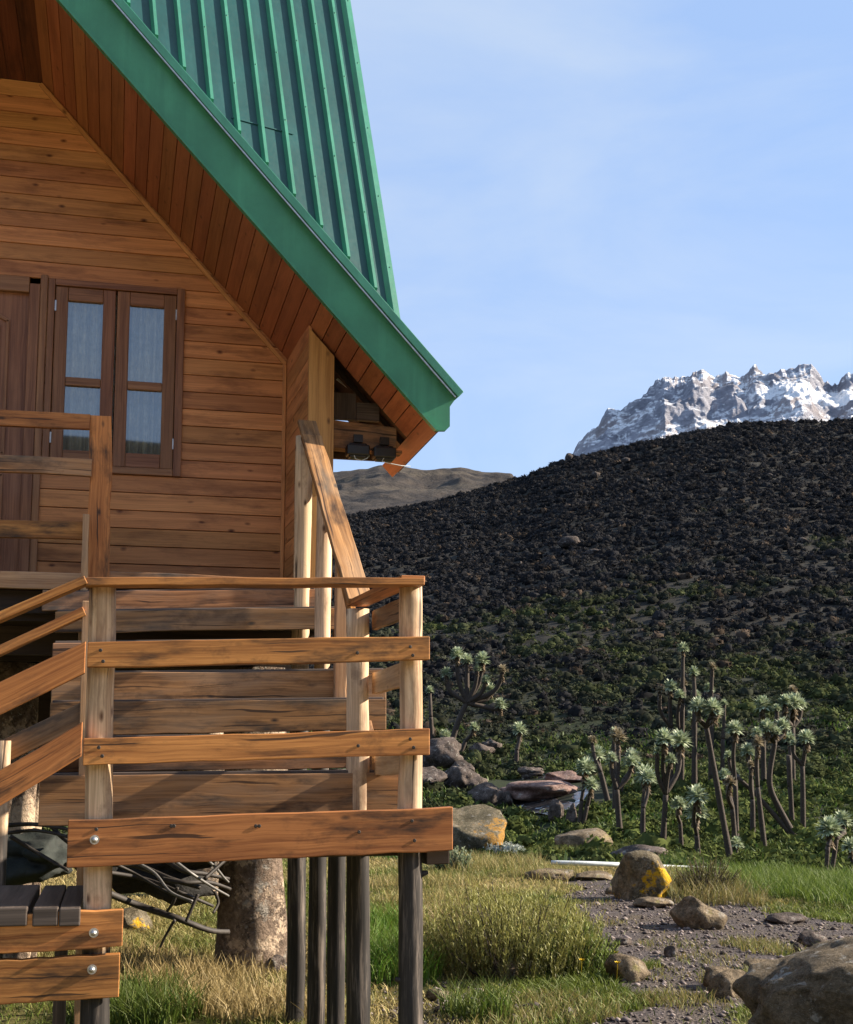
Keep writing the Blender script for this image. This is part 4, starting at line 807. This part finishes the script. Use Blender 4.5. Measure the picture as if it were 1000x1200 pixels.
# heath bush in front of the landing
def bush(name,px,py,rad,n,h0,h1,ca,cb,label,cat,sq=.8,sub=30,w=.006):
    p=onground(px,py); root=p.copy(); root.z=gz(p.x,p.y); e=empty(name,root,label,cat)
    a=rng.random(n)*6.283; q=np.sqrt(rng.random(n)); bx_,by=rad*q*np.cos(a)*.75,rad*q*np.sin(a)*.75*sq; hh=(h0+(h1-h0)*rng.random(n))*np.sqrt(np.clip(1-.72*q*q,0,1))
    lx,ly=np.cos(a)*q*.30*hh+rng.normal(0,.03,n),np.sin(a)*q*.30*hh+rng.normal(0,.03,n); t=rng.random((n,sub))**.8; cx=bx_[:,None]+lx[:,None]*t; cy=by[:,None]+ly[:,None]*t; cz=hh[:,None]*(.12+.88*t)
    cx,cy,cz=cx.ravel(),cy.ravel(),cz.ravel(); m_=len(cx); az=rng.random(m_)*6.283; tt=t.ravel(); col=mixcol(np.repeat(rng.random(n),sub)*.4+.7*tt**2,ca,cb)*(.6+.7*rng.random(m_))[:,None]
    blades(cx,cy,cz-.02,.022+.024*rng.random(m_),w*np.ones(m_),.5+.5*rng.random(m_),col,'foliage',mat='leaf',parent=e)
    m=MB()
    for i in range(0,n,max(1,n//70)): m.tube([root+Vector((bx_[i]*.5,by[i]*.5,-.02)),root+Vector((bx_[i],by[i],hh[i]*.5)),root+Vector((bx_[i]+lx[i],by[i]+ly[i],hh[i]*.95))],[.008,.005,.003],5)
    m.build('stem',M['bark'],e); return e
bush('heath_bush',598,1143,.80,760,.40,.72,(.10,.10,.028),(.36,.36,.11),'large yellow green heath bush beside the front right stair post','bush')
bush('heath_bush',672,1143,.36,200,.25,.45,(.10,.16,.03),(.24,.30,.07),'low bright green bush with yellow flowers at the path edge','bush')
bush('heath_bush',828,1052,.40,130,.25,.5,(.10,.11,.03),(.2,.19,.06),'sparse small heath bush growing between the yellow boulder and the path rock','bush')
bush('silver_bush',590,1003,.62,170,.18,.34,(.42,.46,.42),(.62,.66,.6),'low silver grey leaved plant beside the lichen covered rock','plant',w=.02)
bush('silver_bush',530,1022,.30,90,.2,.42,(.2,.27,.16),(.36,.42,.28),'grey green leafy plant next to the end of the landing board','plant',w=.016)
for px,py,lab in ((682,1127,'yellow flower low on the bush left of its neighbour'),(722,1118,'upper yellow flower near the flat rock'),(724,1130,'lower yellow flower near the flat rock')):
    g0=P(px,py,Z=.14); m=MB()
    for k in range(8):
        a=k*.785; d=Vector((math.cos(a),math.sin(a),.9))*.024; s_=Vector((-math.sin(a),math.cos(a),0))*.008; m.face([g0,g0+d*.6+s_,g0+d,g0+d*.6-s_],[(0,0)]*4,.5)
    m.tube([g0,g0-Vector((.01,0,.13))],.002,5); tag(m.build('yellow_flower',bpy.data.materials.get('petal') or plain('petal',(.75,.5,.01),.5,0,9,.1),None,origin=g0),lab,'flower','yellow flowers beside the path')

# ------------------------------------------------------------ rocks
def rock(px,py,w,h,mat,label,seed,dep=1.,cuts=5,sink=.25,rot=0,D=None,rough=.16,name='rock',cat='rock',sub=4):
    p=onground(px,py) if D is None else P(px,py,D=D); p.z=gz(p.x,p.y); d=(w2uv(p.x,p.y)[1]); W=w/1500*d/2; H=h/1500*d
    hz=H/(2-sink)*1.06; o=rock_mesh(name,M[mat],(p.x,p.y+W*dep*.6,p.z+H-hz),(W*1.12,W*dep,hz*1.1),seed,cuts=cuts,rough=rough,rot=rot-PSI,sub=sub); return tag(o,label,cat)
rock(757,1057,66,56,'rockyel','leaning boulder with bright yellow lichen beside the path',21,cuts=7,sink=.2,name='boulder')
rock(826,1091,56,34,'rock','brown half buried rock in the middle of the gravel path',22,cuts=6,name='boulder')
rock(742,1152,46,32,'rock','flat topped brown rock at the left edge of the path below the yellow flowers',33,cuts=7)
rock(558,1003,84,56,'rockmot','large mottled rock with orange lichen patch just right of the landing board',24,cuts=6,name='boulder',sink=.3)
rock(690,999,62,26,'rock','low rounded brown rock behind the white pipe',25,cuts=2,name='boulder',rough=.1)
rock(760,1010,60,16,'rockdark','dark flat rock behind the yellow lichen boulder',26,cuts=3)
rock(1185,1330,420,245,'rockbig','very large grey brown boulder filling the lower right corner',27,dep=.9,cuts=8,sink=.1,rough=.2,name='boulder',sub=6)
rock(930,1085,40,12,'rockdark','dark low stone at the far side of the path near the grass',28)
rock(955,1112,36,16,'rockdark','dark stone just above the big corner boulder',29,cuts=6)
rock(938,1120,14,12,'rockdark','small dark stone left of the one above the corner boulder',30)
rock(789,1125,16,13,'rockdark','small reddish dark stone alone in the middle of the path',31)
rock(870,1172,52,30,'rock','pale flat rock partly under grass left of the corner boulder',32,cuts=6)
rock(845,1163,40,24,'rock','grey rock lying left of the pale flat rock by the corner boulder',34,cuts=6)
rock(897,1142,40,14,'rock','small flat pale rock above the pale flat rock near the corner boulder',35)
rock(733,1110,18,10,'rockdark','small reddish stone on the path above the flat topped rock',36)
rock(770,1066,40,12,'rock','flat stone lying at the foot of the yellow lichen boulder',37)
rock(702,1034,44,10,'rock','grassy tan stone below the left end of the white pipe',38)
rock(650,1034,56,14,'rock','tan stone at the top of the path left of the pipe end',39,cuts=3)
rock(722,1050,20,8,'rock','small pale stone at the top of the path',40)
rock(320,1142,28,22,'rockdark','dark stone with a white top at the foot of the stone pillar',41)
rock(285,1140,44,22,'rock','rounded stone half buried at the foot of the stone pillar',42)
rock(610,1150,60,18,'rock','low brown mossy stone below the heath bush',43)
rock(515,1178,24,16,'rock','grey stone at the foot of the front right post',44); rock(545,1188,18,10,'rockdark','small dark stone right of the front right post',45)
rock(160,1040,44,26,'rockyel','ochre rock seen between the branches under the house',46,D=11.5)
# bank and stream rocks
for i,(px,py,w_,h_,lab) in enumerate(((520,905,50,36,'big brown rock on the stream bank just right of the front stair post'),(545,930,50,26,'brown rock below the big bank rock'),(505,925,40,24,'brown bank rock touching the front stair post outline'),
    (570,945,46,22,'low brown rock above the mottled boulder'),(565,888,30,18,'dark rock under the left tree clump'),(578,882,22,16,'rounded dark rock right of the left tree clump'),
    (640,938,96,20,'broad flat reddish slab in the middle of the stream'),(666,918,50,12,'flat reddish slab at the right bank of the stream'),(612,935,26,14,'small rock at the left side of the stream'),(595,946,20,16,'black stone at the lower left of the stream'),
    (655,965,18,24,'black upright stone below the stream'),(672,968,14,22,'black upright stone right of its twin below the stream'),(545,912,24,16,'small rock between the two large bank rocks'),(625,912,30,12,'flat rock at the head of the stream'))):
    rock(px,py,w_,h_,'slab' if 'slab' in lab else 'rockdark',lab,60+i,cuts=8,rough=.28)
for i,(px,py,w_,h_,lab) in enumerate(((672,643,24,13,'large brown rock half way up the dark hillside'),(700,652,16,8,'small pale rock right of the large hillside rock'),(610,666,8,6,'tiny rock left of the large hillside rock'),(735,690,8,5,'tiny pale rock low on the dark hillside'),
    (760,571,8,6,'small light rock high on the hillside'),(942,637,9,6,'small tan rock at the right of the hillside'),(700,560,10,7,'small rock on the hillside below the snowy mountain foot'),(668,541,9,9,'dark rock on the skyline left of the snowy mountain'),(735,545,9,6,'grey rock high on the hillside left'),(905,560,9,5,'grey rock high on the right of the hillside'))):
    rock(px,py,w_*1.1,h_*1.1,'rockhill',lab,80+i,cuts=5,sub=3,sink=.0)

# stream
sp=[(600,912),(640,908),(680,915),(690,930),(680,945),(650,958),(615,952),(590,935)]; sw=[onground(x,y,20) for x,y in sp]; c0=sum(sw,Vector())/len(sw)
m=MB(); ring=[c0]
for k in range(8): m.face([c0+Vector((0,0,.06)),sw[k]+Vector((0,0,.05)),sw[(k+1)%8]+Vector((0,0,.05))],[(0,0)]*3,.5)
tag(m.build('stream',M['water'],None,origin=c0),kind='structure')
# pipe
pts=[P(646,1011,D=16.9),P(690,1012,D=16.9),P(740,1014,D=17.2),P(800,1017,D=18.2),P(845,1019,D=18.6),P(880,1024,D=19)]
for p in pts: p.z=max(p.z-.0,gz(p.x,p.y)+.05)
m=MB(); m.tube(curve(pts,4),.032,12); tag(m.build('water_pipe',M['white'],None,smooth=True,origin=pts[2]),'white plastic water pipe lying along the grass edge behind the yellow boulder','pipe')

# ------------------------------------------------------------ giant groundsel trees
def rosette(c,rad,col_a,col_b,tilt,nl=64):
    V=[];Fq=[];C=[]
    for i in range(nl):
        e=R_(random.uniform(-30,80)); a=random.uniform(0,6.283); d=Vector((math.cos(a)*math.cos(e),math.sin(a)*math.cos(e),math.sin(e))); L_=rad*random.uniform(.75,1.08); s=d.cross(Vector((0,0,1))); s=s.normalized() if s.length>.01 else Vector((1,0,0)); w_=rad*random.uniform(.10,.17)
        b=len(V); V += [c+d*rad*.1,c+d*L_*.55+s*w_,c+d*L_+Vector((0,0,-.08*rad)),c+d*L_*.55-s*w_]; Fq.append([b,b+1,b+2,b+3]); t=random.random(); k=.75+.5*random.random(); C.append([(col_a[j]*(1-t)+col_b[j]*t)*k for j in range(3)])
    return V,Fq,C
def skirt(c,rad,nl=26,ln=1.):
    V=[];Fq=[];C=[]
    for i in range(nl):
        a=random.uniform(0,6.283); z=random.uniform(-.9,-.1)*rad*ln; d=Vector((math.cos(a)*.7,math.sin(a)*.7,-.8)); s=Vector((-math.sin(a),math.cos(a),0))*rad*.12; q=c+Vector((0,0,z)); L_=rad*random.uniform(.35,.6)
        b=len(V); V += [q,q+d*L_*.5+s,q+d*L_,q+d*L_*.5-s]; Fq.append([b,b+1,b+2,b+3]); k=random.uniform(.5,1.2); C.append([.20*k,.145*k,.085*k])
    return V,Fq,C
TR=[]
def cr(ox,oy,lst): return [(ox+a*.28,oy+b*.28,*r) for a,b,*r in lst]
# (crop origin, heads[(x,y,radius,tan?)], base, via, label bit)
T2=(720,740); T1=(480,700)
spec=[
(T2,[(288,70,24),(288,215,20,1)],(280,655),[(285,300)],'tallest senecio of the clump, a single high tuft over a bare stem'),
(T2,[(332,170,30),(342,265,24)],(335,660),[(336,300)],'senecio with two tufts right of the tallest one'),
(T2,[(410,148,20,1),(398,240,30)],(405,665),[(405,300)],'senecio whose small tan tuft stands second highest in the clump'),
(T2,[(235,232,36),(190,245,18,1)],(235,650),[(238,400)],'bushy topped senecio left of the tallest one'),
(T2,[(275,268,30)],(262,650),[(270,420)],'slim senecio directly beneath the tallest tuft'),
(T2,[(350,315,40),(415,325,42),(425,350,26,1)],(490,965),[(440,700),(385,400)],'long leaning senecio trunk slanting down to the right with two tufts at its top'),
(T2,[(330,358,28)],(338,640),[(335,480)],'senecio just left of the long leaning trunk'),
(T2,[(210,450,48),(275,458,48),(235,535,28),(180,500,20)],(200,925),[(215,680)],'broad forked senecio with two large rounded tufts in the front row'),
(T2,[(138,615,45)],(118,905),[(122,740)],'short single senecio at the left of the front row'),
(T2,[(15,440,36,1),(70,548,30),(-10,530,28)],(25,850),[(10,660)],'many armed senecio at the far left of the right clump'),
(T2,[(340,755,56),(345,690,46)],(352,945),[(345,850)],'low senecio with the largest brightest double tuft behind the lichen boulder'),
(T2,[(505,410,40),(480,520,24)],(512,900),[(505,620)],'upright senecio in the middle of the right clump'),
(T2,[(600,465,30,1),(598,425,26)],(632,930),[(600,650)],'dark straight senecio with a tan dead tuft'),
(T2,[(575,560,24,1),(560,500,32)],(580,880),[(578,700)],'dark senecio with drooping pale tuft left of the tan tufted one'),
(T2,[(485,630,26,1),(462,600,30)],(510,945),[(495,740)],'senecio with a reddish bare trunk'),
(T2,[(640,405,40),(705,395,36),(680,420,24)],(768,868),[(690,740),(650,630),(672,460)],'curved forked senecio bending out of the group at right'),
(T2,[(620,310,40),(680,322,22)],(625,640),[(622,420)],'high rear senecio left of the widest crown'),
(T2,[(750,300,50),(715,295,34),(748,245,24,1),(780,305,30)],(745,640),[(745,400)],'rear senecio with the widest crown and a flower head on top'),
(T2,[(732,450,34)],(745,820),[(730,520),(732,650)],'thick straight senecio trunk under the widest crown'),
(T2,[(805,448,38),(745,470,18)],(790,855),[(788,560)],'Y shaped senecio at the right end of the group'),
(T2,[(505,590,20)],(765,872),[(610,700),(520,615)],'nearly fallen senecio trunk leaning far left'),
(T2,[(900,828,52)],(880,1045),[(895,900)],'young dark stemmed senecio near the right edge of the picture'),
(T2,[(955,788,46)],(900,1040),[(930,870)],'young senecio behind the one near the right edge'),
(T2,[(270,722,34)],(282,925),[(276,800)],'small senecio between the front row trunks'),
(T2,[(510,888,32)],(512,950),[(510,920)],'knee high senecio at the foot of the reddish trunk'),
(T2,[(460,300,20)],(450,660),[(455,450)],'faint small senecio behind the clump'),
(T2,[(990,900,40)],(1000,1000),[(995,950)],'low senecio cut by the right edge of the picture'),
(T1,[(155,320,30),(200,240,32),(240,262,26),(305,262,34),(390,303,24,1),(320,345,24),(340,385,30),(380,450,30),(285,300,20)],(165,635),[(205,520),(240,440)],'large candelabra senecio beside the stair landing'),
(T1,[(150,580,28)],(102,612),[(120,600)],'little senecio leaning at the foot of the candelabra one'),
(T1,[(270,545,26)],(210,652),[(235,600)],'short slanting senecio right of the candelabra trunk'),
(T1,[(460,555,36)],(445,720),[(450,640)],'lone single stemmed senecio above the stream'),
(T1,[(85,390,20)],(95,600),[(90,500)],'small senecio seen just beside the front stair post'),
(T1,[(785,660,40),(765,600,24,1)],(832,860),[(800,730)],'slanting senecio right of the stream'),
(T1,[(870,575,32,1),(845,690,34),(855,560,20)],(862,900),[(862,740)],'tall dark senecio right of the stream with a tan top'),
(T1,[(735,715,44)],(710,975),[(720,850)],'stout senecio standing right beside the stream'),
(T1,[(760,785,40)],(718,978),[(745,870)],'senecio with a low tuft leaning against the stout one'),
(T1,[(930,675,42)],(872,825),[(900,760)],'senecio arm with a tuft reaching right over the bank'),
(T1,[(985,745,46)],(972,1000),[(978,860)],'straight senecio between the stream group and the right clump'),
]
for (ox,oy),heads,base,via,lab in spec:
    hx=lambda q:(ox+q[0]*.28,oy+q[1]*.28)
    bx_,by=hx(base); p=onground(bx_,by,18.5,120); 
    if p.z>0 and w2uv(p.x,p.y)[1]>75: p=P(bx_,by,D=50)
    D=(p-Vector((0,0,EYE))).dot(F_); root=Vector((p.x,p.y,gz(p.x,p.y)))
    e=empty('giant_groundsel',root,lab.replace('senecio','giant groundsel'),'tree','giant groundsels below the hill')
    vp=[P(*hx(q),D=D) for q in via]; r0=.0021*D*(.75+.12*min(3,len(heads))); tm=MB(); fork=vp[-1]; tr0=[root-Vector((0,0,.1))]+vp; cpt=curve(tr0,6); n=len(cpt)
    tm.tube(cpt,[r0*(1.15-.35*i/n) for i in range(n)],9,jit=.2)
    for k,hd in enumerate(heads):
        hp=P(*hx(hd),D=D+random.uniform(-.5,.5)); R0=hd[2]*.28/1500*D*random.uniform(1.05,1.35); mid=fork.lerp(hp,.5)+Vector(((hp.x-fork.x)*.3,0,-abs(hp.x-fork.x)*.15)); cp=curve([fork,mid,hp-Vector((0,0,R0*.3))],5); tm.tube(cp,[r0*.85*(1-.2*i/len(cp)) for i in range(len(cp))],8,jit=.2)
        tan=len(hd)>3; V,Fq,C=rosette(hp,R0,(.21,.27,.15) if not tan else (.24,.2,.13),(.56,.62,.45) if not tan else (.4,.35,.25),0,nl=150)
        V=[v-root for v in V]; raw('leaf_rosette',V,Fq,M['leaf'],C,parent=e)
        V,Fq,C=skirt(hp,R0,46,1.6 if tan else 1.); raw('dead_leaf_skirt',[v-root for v in V],Fq,M['leaf'],C,parent=e)
    tm.build('trunk',M['bark'],e,smooth=True)

_sc=onground(642,930,20)
def offstream(x,y): return (np.hypot(x-_sc.x,(y-_sc.y)*.45)>1.9)
# ------------------------------------------------------------ hillside heath (uncountable)
def scrub(n,r0,r1,a0,a1,k,s0,s1,name,label,pw=.75,green=0):
    x,y,r=polar(n,r0,r1,a0,a1,pw); z=ground(x,y); den=fbm(x*.16,y*.16,4); kp=(rng.random(n)<np.clip(.95+den*1.2,.2,1))&offstream(x,y); x,y,z,r=x[kp],y[kp],z[kp],r[kp]; n=len(x)
    s=(s0+(s1-s0)*rng.random(n)**1.5)*(1+.9*np.clip((r-60)/190,0,1)); 
    d=rng.normal(size=(n,k,3)); d/=np.linalg.norm(d,axis=2,keepdims=True); d[:,:,2]=np.abs(d[:,:,2]); c=np.stack([x,y,z],-1)[:,None]+d*s[:,None,None]*np.array([.5,.5,.42])*rng.uniform(.45,1,(n,k,1))
    t1=rng.normal(size=(n,k,3)); t1/=np.linalg.norm(t1,axis=2,keepdims=True); t2=np.cross(d,t1); t2/=np.linalg.norm(t2,axis=2,keepdims=True)+1e-9; q=s[:,None,None]*rng.uniform(.10,.22,(n,k,1))
    V=np.stack([c-t1*q,c-t2*q*.55,c+t1*q,c+t2*q*.6],2).reshape(-1,3); Fq=np.arange(n*k*4).reshape(-1,4)
    gp=np.clip(.52+1.3*fbm(x*.06+3,y*.06,3)+1.2*fbm(x*.4,y*.4,3)-(r-55)/85+green,0,1)*.95; br=rng.random(n)
    cc=mixcol(gp,(.026,.026,.028),(.078,.10,.03))*(.65+.7*br)[:,None]; tn=(rng.random(n)<.04)&(gp<.6); cc[tn]=np.array([.085,.065,.05])*(.6+.7*rng.random(tn.sum()))[:,None]
    cc=np.repeat(cc,k,0)*(.8+.4*rng.random(n*k))[:,None]
    return tag(raw(name,V,Fq,M['scrub'],cc),label,'shrubs',kind='stuff')
_bm=bmesh.new(); bmesh.ops.create_icosphere(_bm,subdivisions=2,radius=1); _bm.verts.ensure_lookup_table(); DB=np.array([v.co[:] for v in _bm.verts]); DT=np.array([[v.index for v in f.verts] for f in _bm.faces]); _bm.free()
DV=np.array([DB*(1+np.array([.5*noise.noise(Vector(b)*1.6+Vector((k*7,0,0)))+.5*noise.noise(Vector(b)*4+Vector((k*7,0,0))) for b in DB]))[:,None] for k in range(24)])
def tussocks(n,r0,r1,k,s0,s1,name,label,green,pw=.75,far=.5):
    x,y,r=polar(n,r0,r1,-.34,.47,pw); den=fbm(x*.12,y*.12,4); kp=(rng.random(n)<np.clip(.85+den*2,.1,1))&offstream(x,y); x,y,r=x[kp],y[kp],r[kp]; z=ground(x,y); n=len(x)
    s=(s0+(s1-s0)*rng.random(n)**1.8)*(1+far*np.clip((r-60)/190,0,1)); hz=rng.uniform(.42,.62,n)
    gp=np.clip(green+1.5*fbm(x*.06+3,y*.06,3)+1.3*fbm(x*.4,y*.4,3)-(r-50)/85,0,1)*.95; bc=mixcol(gp,(.025,.025,.027),(.075,.095,.028))*(.55+.9*rng.random(n))[:,None]; tn=(rng.random(n)<.05)&(gp<.5); bc[tn]=np.array([.075,.058,.045])*(.6+.7*rng.random(tn.sum()))[:,None]
    sc=np.stack([s*.5,s*.5,s*hz],-1)
    V=DV[rng.integers(0,24,n)]*(sc*.86)[:,None,:]+np.stack([x,y,z],-1)[:,None,:]; Fq=(DT[None]+len(DB)*np.arange(n)[:,None,None]).reshape(-1,3)
    tag(raw(name,V.reshape(-1,3),Fq,M['scrub'],np.repeat(bc*.8,len(DT),0)),label,'shrubs',kind='stuff')
    d=rng.normal(size=(n,k,3)); d/=np.linalg.norm(d,axis=2,keepdims=True); d[:,:,2]=np.abs(d[:,:,2]); c=np.stack([x,y,z],-1)[:,None]+d*sc[:,None,:]*rng.uniform(.8,1.12,(n,k,1))
    t1=np.cross(d,rng.normal(size=(n,k,3))); t1/=np.linalg.norm(t1,axis=2,keepdims=True)+1e-9; t2=np.cross(d,t1)+.5*d*rng.normal(size=(n,k,1)); q=s[:,None,None]*rng.uniform(.07,.16,(n,k,1))
    t1=t1+d*.5*rng.normal(size=(n,k,1)); V=np.stack([c-t1*q,c-t2*q*.6,c+t1*q,c+t2*q*.6],2).reshape(-1,3); Fq=np.arange(n*k*4).reshape(-1,4)
    tag(raw(name.replace('tussock','twig'),V,Fq,M['scrub'],np.repeat(bc,k,0)*(.65+.7*rng.random(n*k))[:,None]),label.replace('rounded','leafy tips of the'),'shrubs',kind='stuff')
tussocks(27000,56,252,26,.45,1.05,'hillside_tussock','rounded dark heather tussocks covering the hill behind the cabin',.52)
tussocks(1500,30,60,60,.3,.8,'valley_tussock','rounded green shrubs in the hollow round the stream and trees',.62,1.)
scrub(18000,58,252,-.34,.46,16,.4,.9,'hillside_heath','dark burnt heath and green shrubs covering the hill behind the cabin')
scrub(19000,24,84,-.3,.45,22,.18,.6,'valley_scrub','low green scrub along the stream and under the trees',pw=1,green=.12)
x,y,r=polar(60000,19,62,-.12,.42,1.0); den=fbm(x*.35,y*.35,4); kp=(rng.random(len(x))<np.clip(.25+den*3,.02,1))&offstream(x,y); x,y,r=x[kp],y[kp],r[kp]; n=len(x)
blades(x,y,ground(x,y)-.02,.08+.2*rng.random(n),.014+.0012*r,.3+.6*rng.random(n),mixcol(rng.random(n),(.03,.075,.012),(.11,.15,.035)),'valley_grass','green grass patches in the hollow with the stream','grass','stuff')
